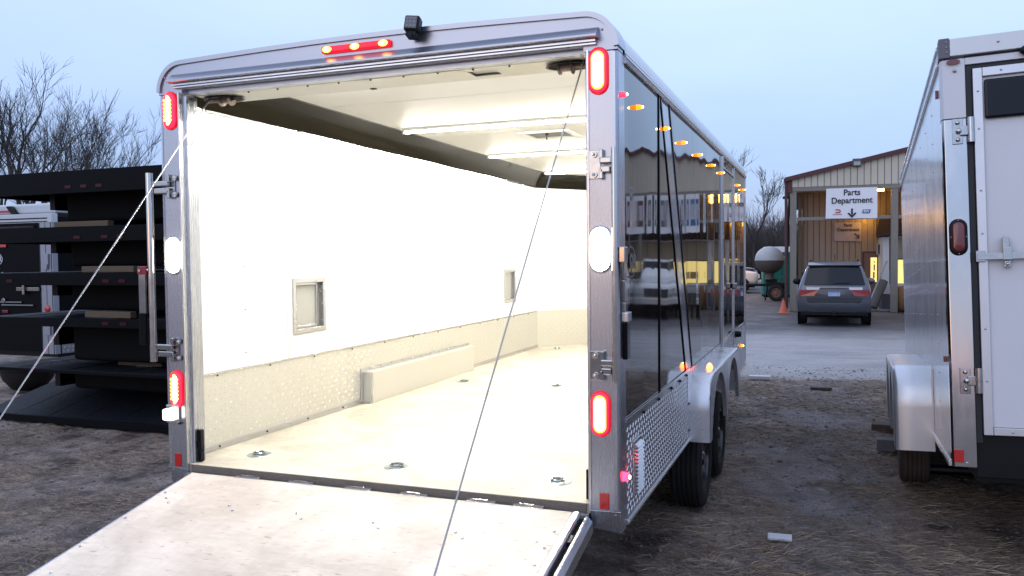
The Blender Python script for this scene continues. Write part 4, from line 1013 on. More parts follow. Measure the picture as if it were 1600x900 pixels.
# ================================================================== parts building (pole barn with deep porch)
BA = R(1.5); BO = Vector((1.143, 26.911, -.15))
B = thing('parts_building', 'tan metal pole building with maroon roof trim and a timber-post porch', 'building', BO, BA)
TAN = mat('tan_siding', (.56, .52, .43), .5, .1, .4, noise_amt=.15, noise_scale=2)
MAR = mat('maroon_trim', (.085, .022, .026), .5, .1, noise_amt=.25)
BS = (.94, 1, 1.036); B.scale = BS
RIDGE = 6.3; EZ, SLP = 4.435, .2000
def rz(x): return EZ + SLP * ((x + .27) if x < RIDGE else (2 * RIDGE - x + .27))
PW = .225
x = -.10; i = 0
while x < 2 * RIDGE - .1:
    b = min(x + PW, 2 * RIDGE)
    obj('gable_panel', MB().prism([(x, 4.20), (b - .030, 4.20), (b - .030, rz(b - .030)), (x, rz(x))], 'y', .0, .03), TAN, B)
    x = b; i += 1
obj('gable_backing', MB().prism([(-.1, 4.2), (2 * RIDGE - .05, 4.2), (2 * RIDGE - .05, rz(2 * RIDGE - .05)), (RIDGE, rz(RIDGE)), (-.1, rz(-.1))], 'y', .031, .04), mat('siding_groove', (.33, .305, .25), .7), B)
# roof slabs and maroon rake trim
RT0, RT1 = -.36, 2 * RIDGE + .36
for s, (a, b) in (('l', (RT0, RIDGE)), ('r', (RT1, RIDGE))):
    za, zb = rz(a) if a < RIDGE else rz(a), rz(RIDGE)
    obj('roof', MB().prism([(a, za + .09), (b, zb + .09), (b, zb + .05), (a, za + .05)], 'y', -.12, 22), mat('maroon_roof', (.07, .03, .032), .45, .2, noise_amt=.2), B)
    obj('rake_trim', MB().prism([(a, za - .03), (b, zb - .03), (b, zb + .11), (a, za + .11)], 'y', -.16, -.121), MAR, B)
part('corner_trim', MAR, B, (-.27, -.105, -.03, .06, 4.02, 4.50), (12.62, 12.78, -.03, .06, 4.02, 4.5))
part('gutter', MAR, B, (-.40, -.28, -.15, 22, 4.40, 4.50))
obj('downspout', MB().cyl((-.32, .0, 4.42), (-.30, -.02, .12), .055, 8).cyl((-.30, -.02, .13), (-.36, -.25, .03), .055, 8), MAR, B, auto=40)
part('porch_beam', TIMB, B, (-.10, 12.6, .0, .14, 4.055, 4.19), bevel=.006)
part('lower_rail', TIMB, B, (.06, 3.26, .03, .09, 3.075, 3.185), (3.50, 6.6, .03, .09, 3.075, 3.185), (6.84, 9.9, .03, .09, 3.075, 3.185), bevel=.005)
for px in (-.18, 3.265, 6.60, 9.92, 12.37):
    part('porch_post', TIMB, B, (px, px + .23, .015, .24, 0, 4.054), bevel=.008)
part('post_block', mat('pale_block', (.42, .43, .46), .7), B, (.16, .30, -.02, .20, 0, .08), (.22, .34, .0, .15, .08, .55))
fl_ = part('flood_light', mat('lamp_grey', (.09, .09, .095), .5, noise_amt=.2), B, (1.96, 2.26, -.20, -.016, 4.80, 5.05), bevel=.02)
part('lamp_glass', mat('lamp_glass', (.30, .33, .35), .15, coat=1), fl_, (2.0, 2.22, -.205, -.199, 4.83, 4.95))
# soffit boards
SOF = mat('soffit_wood', (.42, .30, .19), .6, noise_amt=.3, noise_scale=5)
for k in range(30):
    a = -.1 + k * .45
    part('soffit_board', SOF, B, (a + .006, a + .444, .15, 3.3, 4.195 + .004 * (k % 2), 4.21))
# back wall of the porch: siding panels above a dark wainscot
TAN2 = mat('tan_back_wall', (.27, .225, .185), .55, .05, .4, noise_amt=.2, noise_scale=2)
x = .25; k = 0
while x < 12.2:
    b = x + PW
    z0 = 1.29 if (b < 2.6) else 0.
    zlo = 2.0 if (x + .15 > 2.56 and x < 3.42) else z0
    mb = MB().box(x, b - .030, 3.0, 3.02, zlo, 4.19)
    obj('wall_panel', mb, TAN2, B)
    x = b; k += 1
part('wall_backing', mat('wall_groove', (.15, .125, .10), .7), B, (.25, 12.4, 3.021, 3.04, 1.3, 4.19))
part('wainscot', mat('dark_wainscot', (.05, .022, .022), .6, noise_amt=.3), B, (.25, 2.56, 2.99, 3.04, 0, 1.285))
part('side_wall', TAN2, B, (.16, .245, 3.0, 12, 0, 4.19))
part('corner_column', mat('brown_column', (.12, .085, .06), .7, noise_amt=.3), B, (.10, .24, 2.80, 2.98, 0, 4.19))
DOORM = mat('brown_door', (.15, .085, .07), .5, noise_amt=.15)
dr = part('entry_door', DOORM, B, (2.58, 3.38, 2.98, 3.03, 0, 1.97))
part('door_casing', MAR, dr, (2.53, 2.578, 2.96, 3.04, 0, 2.02), (2.578, 3.4, 2.96, 3.04, 1.972, 2.02))
LITW = emis('lit_window', (1.0, .76, .26), 1.15)
part('door_pane', LITW, dr, (2.82, 3.05, 2.972, 2.979, .92, 1.80))
part('door_notice', mat('door_notice', (.25, .19, .08), .7), dr, (2.91, 2.97, 2.968, 2.9715, 1.05, 1.28), (2.93, 2.98, 2.968, 2.9715, 1.33, 1.55), (2.94, 2.97, 2.968, 2.9715, 1.60, 1.68))
ac = obj('air_conditioner', MB().box(3.0, 3.36, 2.35, 2.70, 1.90, 2.30), mat('ac_white', (.36, .37, .38), .5, noise_amt=.15), B, bevel=.01)
part('ac_grille', mat('ac_dark', (.05, .055, .06), .6), ac, (3.03, 3.16, 2.342, 2.349, 1.95, 2.25), (3.19, 3.32, 2.342, 2.349, 1.95, 2.25))
# office bay with lit windows and a steep dark shingle skirt
WHT = mat('bay_white', (.62, .62, .63), .55, noise_amt=.1)
part('bay_side_wall', WHT, B, (3.10, 3.18, 1.34, 3.0, .55, 2.5))
part('bay_corner', WHT, B, (3.10, 3.32, 1.20, 1.33, .56, 2.5))
part('bay_base', mat('bay_stone', (.10, .10, .115), .8, noise_amt=.5, noise_scale=9), B, (3.08, 9.0, 1.22, 3.0, 0, .555))
part('bay_sill_wall', WHT, B, (3.322, 9.0, 1.215, 1.33, .556, .90), (3.322, 9.0, 1.215, 1.33, 2.47, 2.52))
for k in range(4):
    a = 3.38 + k * 1.3
    w = part('bay_window', mat('window_frame_dark', (.06, .055, .05), .5), B, (a - .04, a, 1.20, 1.30, .90, 2.47))
    part('window_pane', LITW, w, (a + .005, a + 1.25, 1.262, 1.268, .92, 1.72)); part('window_rail', MATS['window_frame_dark'], w, (a, a + 1.26, 1.22, 1.30, 1.722, 1.765))
    part('window_blind', mat('window_blind', (.30, .25, .17), .7, noise_amt=.2), w, (a + .005, a + 1.25, 1.262, 1.268, 1.767, 2.468))
SH = mat('dark_shingle', (.022, .015, .016), .8, noise_amt=.5, noise_scale=12)
for k in range(7):
    t0, t1 = k / 7, (k + 1) / 7
    obj('shingle_course', MB().prism([(.85 + .42 * t0 - .012, 2.54 + .68 * t0), (.85 + .42 * t1, 2.54 + .68 * t1), (.87 + .42 * t1, 2.54 + .68 * t1), (.88 + .42 * t0, 2.54 + .68 * t0)], 'x', 2.84 + .17 * t0, 9.0), SH, B)
part('shingle_backing', SH, B, (3.02, 9.0, 1.28, 3.0, 2.522, 3.24))
# porch lamps (orange sodium light), really lit
def porch_lamp(x, y, z, e_):
    l = obj('porch_lamp', MB().cyl((x, y, z), (x, y, z + .1), .12, 12), emis('sodium_lamp', (1.0, .50, .08), 40), B)
    d = bpy.data.lights.new('porch_glow', 'POINT'); d.energy = e_; d.color = (1.0, .45, .06); d.shadow_soft_size = .12
    o = bpy.data.objects.new('porch_glow', d); COL.objects.link(o); o.parent = l; o.location = (x, y, z - .12)
porch_lamp(3.0, 1.0, 4.05, 14)
porch_lamp(2.62, 2.6, 3.25, 1.6)
# railing and things under the porch
part('porch_slab', mat('concrete_slab', (.24, .24, .25), .85, noise_amt=.3), B, (1.0, 9.0, .62, 2.97, .0, .045))
rl = thing('porch_railing', 'grey metal railing under the office windows', 'railing', BO, BA); rl.scale = BS
part('top_bar', mat('rail_grey', (.30, .30, .33), .4, .6), rl, (3.30, 5.6, .70, .74, .80, .84), (3.30, 5.6, .70, .74, .18, .21))
for k in range(9): part('baluster', MATS['rail_grey'], rl, (3.56 + k * .25, 3.58 + k * .25, .71, .73, .045, .80))

# banners
BAN = mat('white_vinyl', (.80, .81, .85), .5, noise_amt=.04, noise_scale=2)
INK = mat('navy_ink', (.012, .014, .03), .6); INKR = mat('red_ink', (.45, .02, .04), .6); INKB = mat('blue_ink', (.05, .13, .28), .6)
def banner(label, x0, x1, z0, z1, y, group=None, vm=None):
    t = thing('banner', label, 'banner', BO, BA, group=group); t.scale = BS
    obj('vinyl_sheet', MB().grid(lambda u, v: (x0 + (x1 - x0) * (u - .012 * (1 - v) * (1 if u < .5 else -.2)), y + .006 * math.sin(7 * u + 2 * v), z0 + (z1 - z0) * v - .03 * u * (1 - v)), 12, 6), vm or BAN, t, smooth=True)
    return t
b1 = banner('white Parts Department banner hung from the porch beam', 1.08, 2.80, 3.12, 4.11, -.035)
text('lettering', 'Parts', .28, INK, b1, (1.95, -.055, 3.955), bold=.0045); text('lettering', 'Department', .28, INK, b1, (1.945, -.055, 3.695), bold=.0045)
mb = MB().add([(1.925, -.055, 3.43), (1.985, -.055, 3.43), (1.985, -.055, 3.24), (1.925, -.055, 3.24)], [(0, 1, 2, 3)])
mb.add([(1.80, -.055, 3.27), (1.955, -.055, 3.12), (2.11, -.055, 3.27), (2.06, -.055, 3.30), (1.955, -.055, 3.21), (1.85, -.055, 3.30)], [(0, 1, 4, 5), (1, 2, 3, 4)])
obj('down_arrow', mb, INK, b1)
lg = MB()
for k in range(10):
    a0, a1 = -PI / 2 + PI * k / 10, -PI / 2 + PI * (k + 1) / 10
    lg.add([(1.50 + .075 * math.cos(a), -.055, 3.355 + .062 * math.sin(a)) for a in (a0, a1)] + [(1.50 + .04 * math.cos(a), -.055, 3.355 + .028 * math.sin(a)) for a in (a1, a0)], [(0, 1, 2, 3)])
lg.add([(1.38, -.055, 3.417), (1.50, -.055, 3.417), (1.50, -.055, 3.383), (1.40, -.055, 3.383)], [(0, 1, 2, 3)]); lg.add([(1.40, -.055, 3.327), (1.50, -.055, 3.327), (1.50, -.055, 3.293), (1.38, -.055, 3.293)], [(0, 1, 2, 3)])
obj('red_logo', lg, INKR, b1)
obj('logo_underline', MB().add([(1.30, -.055, 3.255), (1.62, -.055, 3.255), (1.62, -.055, 3.24), (1.30, -.055, 3.24)], [(0, 1, 2, 3)]), INKR, b1)
lb_ = obj('blue_logo', MB().add([(2.29, -.055, 3.265), (2.55, -.055, 3.265), (2.585, -.055, 3.39), (2.325, -.055, 3.39)], [(0, 1, 2, 3)]), INKB, b1)
text('logo_letters', 'BW', .12, BAN, lb_, (2.44, -.060, 3.328), bold=.0025)
b2 = banner('smaller Parts Department banner with slanting arrow, on the porch back wall', 1.48, 2.48, 2.42, 3.08, 2.955, vm=mat('shaded_vinyl', (.34, .30, .32), .6, noise_amt=.15, noise_scale=4))  # dimness under the porch put into a darker vinyl colour
text('lettering', 'Parts', .16, INK, b2, (1.98, 2.935, 2.98), bold=.0025); text('lettering', 'Department', .165, INK, b2, (1.99, 2.935, 2.82), bold=.0025)
mb = MB()
for pts in ([(3.00, 2.73), (3.03, 2.75), (3.19, 2.60), (3.16, 2.57)], [(3.20, 2.70), (3.17, 2.70), (3.17, 2.58), (3.20, 2.55)], [(3.05, 2.58), (3.05, 2.55), (3.20, 2.55), (3.17, 2.58)]):
    mb.add([(x_ - .80, 2.935, z_ - .05) for x_, z_ in pts], [(0, 1, 2, 3)])
obj('slanting_arrow', mb, INK, b2)
for j, (a, b, cm, lab) in enumerate(((3.95, 4.70, INKB, 'white banner with blue picture, mirrored in the dark trailer side'), (5.0, 5.75, mat('grey_print', (.10, .10, .12), .6), 'white banner with grey picture, mirrored in the dark trailer side'),
                                     (6.1, 7.05, mat('brown_print', (.14, .05, .045), .6), 'white banner with dark red picture, mirrored in the dark trailer side'))):
    t = banner(lab, a, b, 2.75, 4.10, -.035, 'banners mirrored in the trailer side')
    obj('picture', MB().add([(a + .16, -.055, 2.98), (b - .16, -.055, 2.98), (b - .16, -.055, 3.92), (a + .16, -.055, 3.92)], [(0, 1, 2, 3)]), cm, t)
    obj('picture_centre', MB().add([(a + .26, -.060, 3.2), (b - .26, -.060, 3.2), (b - .26, -.060, 3.75), (a + .26, -.060, 3.75)], [(0, 1, 2, 3)]), mat('pale_print', (.5, .5, .54), .6), t)

# leaning rolled mat, brown sack and cone
def at_b(x, y): x *= BS[0]; v = Vector((math.cos(BA) * x - math.sin(BA) * y, math.sin(BA) * x + math.cos(BA) * y, 0)) + BO; return v
p_ = at_b(2.95, .55)
o = obj('rolled_mat', MB().cyl((-.22, 0, .14), (.16, .35, 1.05), .14, 14).cyl((-.222, -.002, .138), (-.224, -.004, .136), .07, 12), mat('grey_mat', (.13, .12, .11), .8, noise_amt=.4), None, loc=p_, rot=(0, 0, BA), auto=50)
tag(o, 'grey rolled mat leaning beside the white office corner', 'mat')
p_ = at_b(3.55, 1.0)
o = obj('leaning_pole', MB().cyl((-.55, -.55, .06), (.15, .1, 1.75), .028, 8), mat('pole_grey', (.34, .34, .35), .5, noise_amt=.2), None, loc=at_b(3.05, .75) , rot=(0, 0, BA))
tag(o, 'thin grey pole leaning against the office corner behind the car', 'pole')
p_ = at_b(3.72, .30)
mb = MB().grid(lambda u, v: Vector((.33 * math.sin(PI * v) ** .6 * math.cos(2 * PI * u) * (1 + .18 * noise.noise((3 * math.cos(2 * PI * u), 3 * math.sin(2 * PI * u), v * 4))), .26 * math.sin(PI * v) ** .6 * math.sin(2 * PI * u), .46 - .44 * math.cos(PI * v) + .02 * noise.noise((u * 9, v * 9, 1)))), 20, 12)
o = obj('brown_sack', mb, mat('burlap', (.26, .135, .06), .9, noise_amt=.5, noise_scale=12, bump=.3), None, loc=p_, smooth=True); tag(o, 'brown sack standing before the railing, beside the porch post', 'sack')
p_ = Vector((.80, 26.0, -.155))
c = thing('traffic_cone', 'orange traffic cone standing beside the porch corner', 'cone', p_)
ORG = mat('cone_orange', (.62, .13, .06), .5, noise_amt=.35, col2=(.5, .22, .17), noise_scale=9)
obj('cone_body', MB().lathe([(.15, .03), (.14, .05), (.035, .46), (.02, .46)], (0, 0, 0), 'z', 20), ORG, c, auto=40); part('cone_base', ORG, c, (-.19, .19, -.19, .19, 0, .03), bevel=.01)

# ================================================================== vehicles
def loft(stations, n=1):
    """stations: (y, zbot, ztop, [(x, frac of height)...] half outline)"""
    mb = MB(); rows = []
    for y, pts in stations:
        full = [(-x, z) for x, z in pts[::-1]] + list(pts)
        rows.append([(x, y, z) for x, z in full])
    m_ = len(rows[0])
    for r in rows: mb.v += r
    for k in range(len(rows) - 1):
        for i in range(m_ - 1): mb.f.append((k * m_ + i, k * m_ + i + 1, (k + 1) * m_ + i + 1, (k + 1) * m_ + i))
    mb.f.append(tuple(range(m_))); mb.f.append(tuple(range((len(rows) - 1) * m_, len(rows) * m_)))
    return mb
def car(root, paint, glass, length=4.9, suv=True):
    """estate-style body: rear at y=0 looking down -y; parts under root"""
    hw = .965
    def sec(y, zb, belt, roof, wl, wb, wr):
        return (y, [(.0, zb), (wl * .82, zb), (wl * .965, zb + .10), (wl, zb + .30), (wb, belt - .14), (wb - .015, belt), (wr + (wb - wr) * .50, belt + (roof - belt) * .48), (wr, roof - .05), (wr - .13, roof), (0, roof + .018)])
    st = [sec(-.02, .46, .98, 1.02, .84, .86, .80), sec(.035, .36, 1.05, 1.22, .92, .925, .78), sec(.10, .34, 1.08, 1.47, .95, .94, .745), sec(.22, .33, 1.09, 1.715, .955, .945, .70), sec(.34, .33, 1.09, 1.76, .958, .95, .695),
          sec(1.2, .33, 1.08, 1.80, hw, .955, .70), sec(2.4, .33, 1.06, 1.81, hw, .955, .70), sec(3.0, .33, 1.05, 1.72, hw, .95, .68), sec(3.55, .33, 1.05, 1.22, hw, .95, .72), sec(3.8, .33, 1.04, 1.10, hw, .95, .78),
          sec(4.7, .34, .98, 1.02, .95, .92, .78), sec(4.95, .40, .85, .90, .86, .84, .70)]
    bd = obj('body', loft(st), paint, root, smooth=True, weld=True)
    m_ = bd.modifiers.new('sub', 'SUBSURF'); m_.levels = 1; m_.render_levels = 2
    return bd
PAINT = mat('grey_metallic', (.085, .093, .115), .28, .55, .5, coat=1, noise_amt=.1)
GLS = mat('vehicle_glass', (.006, .008, .014), .08, 0., .35)
S = thing('suv', 'grey SUV parked facing the parts building, seen from behind', 'car', (2.37, 20.75, gz(0, 20.75) - .0), R(0))
bd = car(S, PAINT, GLS)
# rear glass follows the hatch; spoiler, lamps, bumper, plate
def rgrid(x0, x1, z0, z1, fy, n=8, crown=.04):
    return MB().grid(lambda u, v: ((x0 + (x1 - x0) * u), fy(z0 + (z1 - z0) * v) + crown * (2 * u - 1) ** 2, z0 + (z1 - z0) * v), n, 6)
hy = lambda z: .005 + max(0, (z - 1.08)) * .30
gl = MB().grid(lambda u, v: ((2 * u - 1) * (.79 - .12 * v), hy(1.15 + .48 * v) - .065 + .03 * (2 * u - 1) ** 2, 1.15 + .48 * v - .02 * (2 * u - 1) ** 2 * v), 12, 8)
obj('rear_window', gl, GLS, S, smooth=True)
obj('rear_wiper', MB().hexa([(-.02, -.035, 1.17), (.42, -.03, 1.19), (.42, -.02, 1.19), (-.02, -.025, 1.17), (.03, -.035, 1.195), (.35, -.03, 1.21), (.35, -.02, 1.21), (.03, -.025, 1.195)]), BLK, S)
obj('spoiler', MB().hexa([(-.70, .05, 1.655), (.70, .05, 1.655), (.69, .30, 1.70), (-.69, .30, 1.70), (-.68, .02, 1.70), (.68, .02, 1.70), (.67, .32, 1.775), (-.67, .32, 1.775)]), PAINT, S, bevel=.02, seg=3)
for s in (-1, 1):
    LMP = obj('tail_light', MB().add([(s * x, y, z) for x, y, z in ((.40, -.055, 1.005), (.89, -.01, 1.005), (.93, .10, .99), (.93, .10, .86), (.88, -.005, .84), (.52, -.05, .84))], [(0, 1, 4, 5), (1, 2, 3, 4)]), mat('tail_red', (.30, .012, .018), .22, coat=1), S)
    obj('reverse_lens', MB().add([(s * x, y, z) for x, y, z in ((.36, -.058, 1.085), (.72, -.04, 1.085), (.72, -.04, 1.012), (.40, -.058, 1.012))], [(0, 1, 2, 3)]), mat('clear_lens', (.75, .70, .72), .15, coat=1), LMP)
    part('roof_rack', BLK, S, tuple(sorted((s * .60, s * .64))) + (.6, 2.9, 1.795, 1.84), bevel=.01)
    obj('door_mirror', MB().sphere((s * 1.06, 3.05, 1.16), .13, 12, 8, (1, .5, .8)).box(*sorted((s * .93, s * 1.0)), 3.0, 3.08, 1.10, 1.15), PAINT if s > 0 else BLK, S, smooth=True)
    for y in (.92, 3.92):
        wheel(S, 'wheel', s * .845, y, .385, .385, .255, s, RUB, mat('rim_silver', (.4, .4, .42), .3, .9), .24, 5)
        obj('wheel_arch', MB().lathe([(.44, 0), (.44, .02), (.30, .02)], (s * .962 - (.02 if s > 0 else 0), y, .40), 'x', 28), DARK, S, auto=40)
    obj('side_window', MB().add([(s * .935, .62, 1.13), (s * .945, 3.2, 1.12), (s * .76, 2.75, 1.64), (s * .745, .75, 1.64)], [(0, 1, 2, 3)]), GLS, S)
part('chrome_strip', CHROME, S, (-.36, .36, -.068, -.03, 1.045, 1.085), bevel=.008)
LP = part('licence_plate', mat('plate_white', (.55, .58, .70), .4, noise_amt=.75, col2=(.12, .2, .42), noise_scale=16, detail=2), S, (-.155, .155, -.052, -.040, .835, .985), bevel=.004)
part('plate_band', mat('plate_blue', (.06, .16, .36), .5), LP, (-.15, .15, -.0555, -.0525, .945, .98))
bp_ = MB().grid(lambda u, v: ((2 * u - 1) * (.955 - .02 * v), -.13 + .14 * abs(2 * u - 1) ** 3.2 + .05 * (1 - v) ** 2, .40 + v * (.235 + .11 * smooth(.62, .86, abs(2 * u - 1)))), 28, 6)
obj('rear_bumper', bp_, PAINT, S, smooth=True)
obj('bumper_step', MB().grid(lambda u, v: ((2 * u - 1) * .93, -.13 + .14 * abs(2 * u - 1) ** 3.2 + .12 * v, .635 + .11 * smooth(.62, .86, abs(2 * u - 1)) + .002 * v), 28, 2), PAINT, S, smooth=True)
part('hatch_recess', mat('dark_grey_plastic', (.03, .032, .04), .5), S, (-.70, .70, -.024, -.005, .66, .80), bevel=.01)
part('lower_valance', BLK, S, (-.85, .85, -.06, .10, .30, .42), bevel=.02)
part('tow_hitch', BLK, S, (-.06, .06, -.14, .10, .30, .40), bevel=.008)
part('underbody_shade_pan', DARK, S, (-.72, .72, .15, 4.6, .24, .36))  # black slab added below the body to stand in for chassis shadow
obj('antenna', MB().cyl((.02, .5, 1.80), (.02, .42, 1.98), .008, 6), BLK, S)

def pickup(name, label, loc, rz_, paint, group=None, hood=True):
    """pickup seen from the front: nose at y=0 towards -y"""
    p = thing(name, label, 'pickup truck', loc, rz_, group)
    def sec(y, zb, belt, roof, wb, wr):
        return (y, [(0, zb), (wb * .85, zb), (wb * .98, zb + .1), (wb, zb + .35), (wb, belt - .1), (wb - .03, belt), (wr + (wb - wr) * .4, belt + (roof - belt) * .5), (wr, roof - .06), (wr - .12, roof), (0, roof + .015)])
    st = [sec(0, .50, 1.02, 1.05, .90, .80), sec(.12, .45, 1.10, 1.14, .97, .86), sec(1.25, .42, 1.18, 1.24, 1.0, .88), sec(1.45, .42, 1.22, 1.30, 1.0, .86), sec(2.05, .42, 1.22, 1.86, 1.0, .72), sec(2.4, .42, 1.22, 1.92, 1.0, .71),
          sec(3.5, .42, 1.22, 1.90, 1.0, .71), sec(3.75, .42, 1.22, 1.30, 1.0, .93), sec(3.85, .42, 1.20, 1.24, 1.0, .96), sec(5.5, .46, 1.20, 1.24, .98, .94)]
    bd = obj('body', loft(st), paint, p, smooth=True, weld=True); m_ = bd.modifiers.new('sub', 'SUBSURF'); m_.levels = 1; m_.render_levels = 1
    obj('windscreen', MB().add([(-.80, 1.50, 1.31), (.80, 1.50, 1.31), (.66, 1.97, 1.82), (-.66, 1.97, 1.82)], [(0, 1, 2, 3)]), GLS, p)
    part('grille', mat('grille_dark', (.03, .03, .032), .4), p, (-.60, .60, -.06, .02, .72, .98), bevel=.02)
    part('front_bumper', mat('bumper_chrome', (.5, .5, .5), .3, .8), p, (-.95, .95, -.14, .06, .46, .68), bevel=.03)
    for s in (-1, 1):
        part('headlight', mat('headlight_glass', (.55, .55, .55), .15, coat=1), p, tuple(sorted((s * .62, s * .92))) + (-.05, .05, .78, .98), bevel=.02)
        obj('side_window', MB().add([(s * .965, 1.75, 1.25), (s * .975, 3.4, 1.25), (s * .76, 3.3, 1.80), (s * .76, 2.15, 1.80)], [(0, 1, 2, 3)]), GLS, p)
        obj('door_mirror', MB().box(*sorted((s * 1.0, s * 1.2)), 1.75, 1.85, 1.22, 1.45), BLK, p, bevel=.02)
        for y in (.95, 4.4): wheel(p, 'wheel', s * .90, y, .40, .40, .26, s, RUB, MATS['rim_silver'], .23, 6)
        for y in (.95, 4.4): obj('wheel_arch', MB().lathe([(.47, 0), (.47, .02), (.30, .02)], (s * 1.0 - (.02 if s > 0 else 0), y, .42), 'x', 24), DARK, p, auto=40)
    part('underbody_shade_pan', DARK, p, (-.75, .75, .2, 5.3, .30, .46))  # added black slab, painted shade under the truck
    return p
WPT = mat('white_vehicle_paint', (.72, .72, .72), .3, 0., .5, coat=1, noise_amt=.05)
pickup('pickup_truck', 'white pickup truck mirrored in the rear panel of the dark trailer', (7.5, 22.6, gz(0, 22)), R(-14), WPT, 'white pickups mirrored in the trailer side')
pickup('pickup_truck', 'white pickup truck mirrored beside the slanted silver stripe', (5.45, 22.4, gz(0, 22)), R(-11), WPT, 'white pickups mirrored in the trailer side')
pickup('pickup_truck', 'white pickup truck half hidden behind the round mixer tank', (-1.22, 42.5, -.15), R(95), WPT)
RDP = mat('maroon_vehicle_paint', (.10, .02, .025), .3, .3, coat=1)
pickup('pickup_truck', 'maroon vehicle with dark windows beyond the white pickup', (-1.75, 47.5, -.15), R(95), RDP).scale = (1.06, 1.06, 1.12)

# ================================================================== towed mixer with ball drum, green hopper box
MX = thing('towed_mixer', 'towed mixer with round white-topped tank on one rusty-rimmed wheel', 'mixer', (-.06, 34.65, -.15), 0)
DG = mat('drum_pale', (.50, .51, .53), .6, .1, noise_amt=.3, col2=(.30, .28, .27), noise_scale=4); DB = mat('drum_brown', (.115, .10, .092), .65, .2, noise_amt=.4, col2=(.09, .06, .045), noise_scale=4)
SR = .625; SC = (-.12, -.1, 1.78)
def hemi(a0, a1): return [(SR * math.cos(a), SR * .97 * math.sin(a)) for a in [a0 + (a1 - a0) * i / 12 for i in range(13)]]
dm = obj('drum_top', MB().lathe([(r, z) for r, z in hemi(.01, PI / 2)], SC, 'z', 32), DG, MX, smooth=True)
obj('drum_seam', MB().lathe([(SR + .002, -.02), (SR + .02, -.015), (SR + .02, .015), (SR + .002, .02)], SC, 'z', 32), DG, MX, auto=40)
obj('drum_bottom', MB().lathe([(r, z) for r, z in hemi(-PI / 2 + .25, -.01)] , SC, 'z', 32), DB, MX, smooth=True)
obj('drum_neck', MB().lathe([(.22, -.85), (.16, -.7), (.20, -.58)], SC, 'z', 20), DB, MX, auto=40)
part('chassis_frame', BLK, MX, (-.25, .55, -.3, .4, .62, .80), (-1.6, -.2, -.04, .04, .62, .72), bevel=.02)
obj('drawbar', MB().cyl((-1.5, 0, .68), (-.2, 0, .70), .05, 8), BLK, MX)
part('drum_yoke', BLK, MX, (-.3, .2, -.1, .1, .80, .95), bevel=.02); part('side_board', WOODB, MX, (.30, .75, -.45, -.15, 1.02, 1.06))
RUST = mat('rusty_rim', (.30, .17, .12), .8, .2, noise_amt=.5, noise_scale=15)
w = wheel(MX, 'wheel', .18, -.45, .35, .36, .2, 1, RUB, RUST, .20, 6); w.rotation_euler = (0, 0, R(-90))
w = wheel(MX, 'wheel', .18, .55, .35, .36, .2, 1, RUB, RUST, .20, 6); w.rotation_euler = (0, 0, R(90))
obj('prop_stand', MB().cyl((-.30, -.2, 0), (-.2, -.1, .65), .035, 8), BLK, MX)
GR = mat('teal_plastic', (.012, .17, .14), .5, noise_amt=.2, noise_scale=3)
G = thing('portable_toilet', 'teal portable toilet cabin with white roof behind the round tank', 'portable toilet', (-.02, 38.2, -.15), R(8))
bx_ = part('cabin_shell', GR, G, (-.72, .62, -.6, .6, .1, 2.12), bevel=.03)
for k in range(4): part('cabin_rib', GR, bx_, (-.60 + k * .32, -.52 + k * .32, -.625, -.60, .2, 2.05), bevel=.01)
obj('roof_cap', MB().hexa([(-.80, -.68, 2.125), (.70, -.68, 2.125), (.70, .68, 2.125), (-.80, .68, 2.125), (-.62, -.5, 2.40), (.55, -.5, 2.40), (.55, .5, 2.40), (-.62, .5, 2.40)]), mat('white_roof', (.72, .74, .76), .5, noise_amt=.1), G, bevel=.03, seg=3)
part('cabin_notice', WPR, G, (.10, .42, -.632, -.626, 1.86, 1.93)); part('skid', BLK, G, (-.7, .6, -.6, -.45, 0, .1), (-.7, .6, .45, .6, 0, .1))
obj('lamp_post', MB().cyl((0, 0, -.15), (.16, 0, 4.2), .05, 8).box(-.1, .3, -.08, .08, 4.2, 4.3), BLK, None, loc=(.55, 33, 0))
tag(bpy.data.objects['lamp_post'], 'dark leaning utility pole beside the building downspout', 'pole')
l_ = bpy.data.lights.new('yard_glow', 'POINT'); l_.energy = 260; l_.color = (1., .5, .12); l_.shadow_soft_size = .3
yl = obj('yard_lamp', MB().sphere((0, 0, 0), .16, 10, 8), emis('sodium_lamp', (1, .5, .08), 40), None, loc=(-2.9, 39.6, 3.6), smooth=True)
tag(yl, 'orange yard lamp on a bracket behind the dark trailer', 'lamp')
obj('lamp_arm', MB().cyl((0, 0, .1), (-1.2, .3, .5), .04, 8).cyl((-1.2, .3, .5), (-1.2, .3, -3.75), .06, 8), BLK, yl)
lo = bpy.data.objects.new('yard_glow', l_); COL.objects.link(lo); lo.parent = yl; lo.location = (0, 0, -.3)

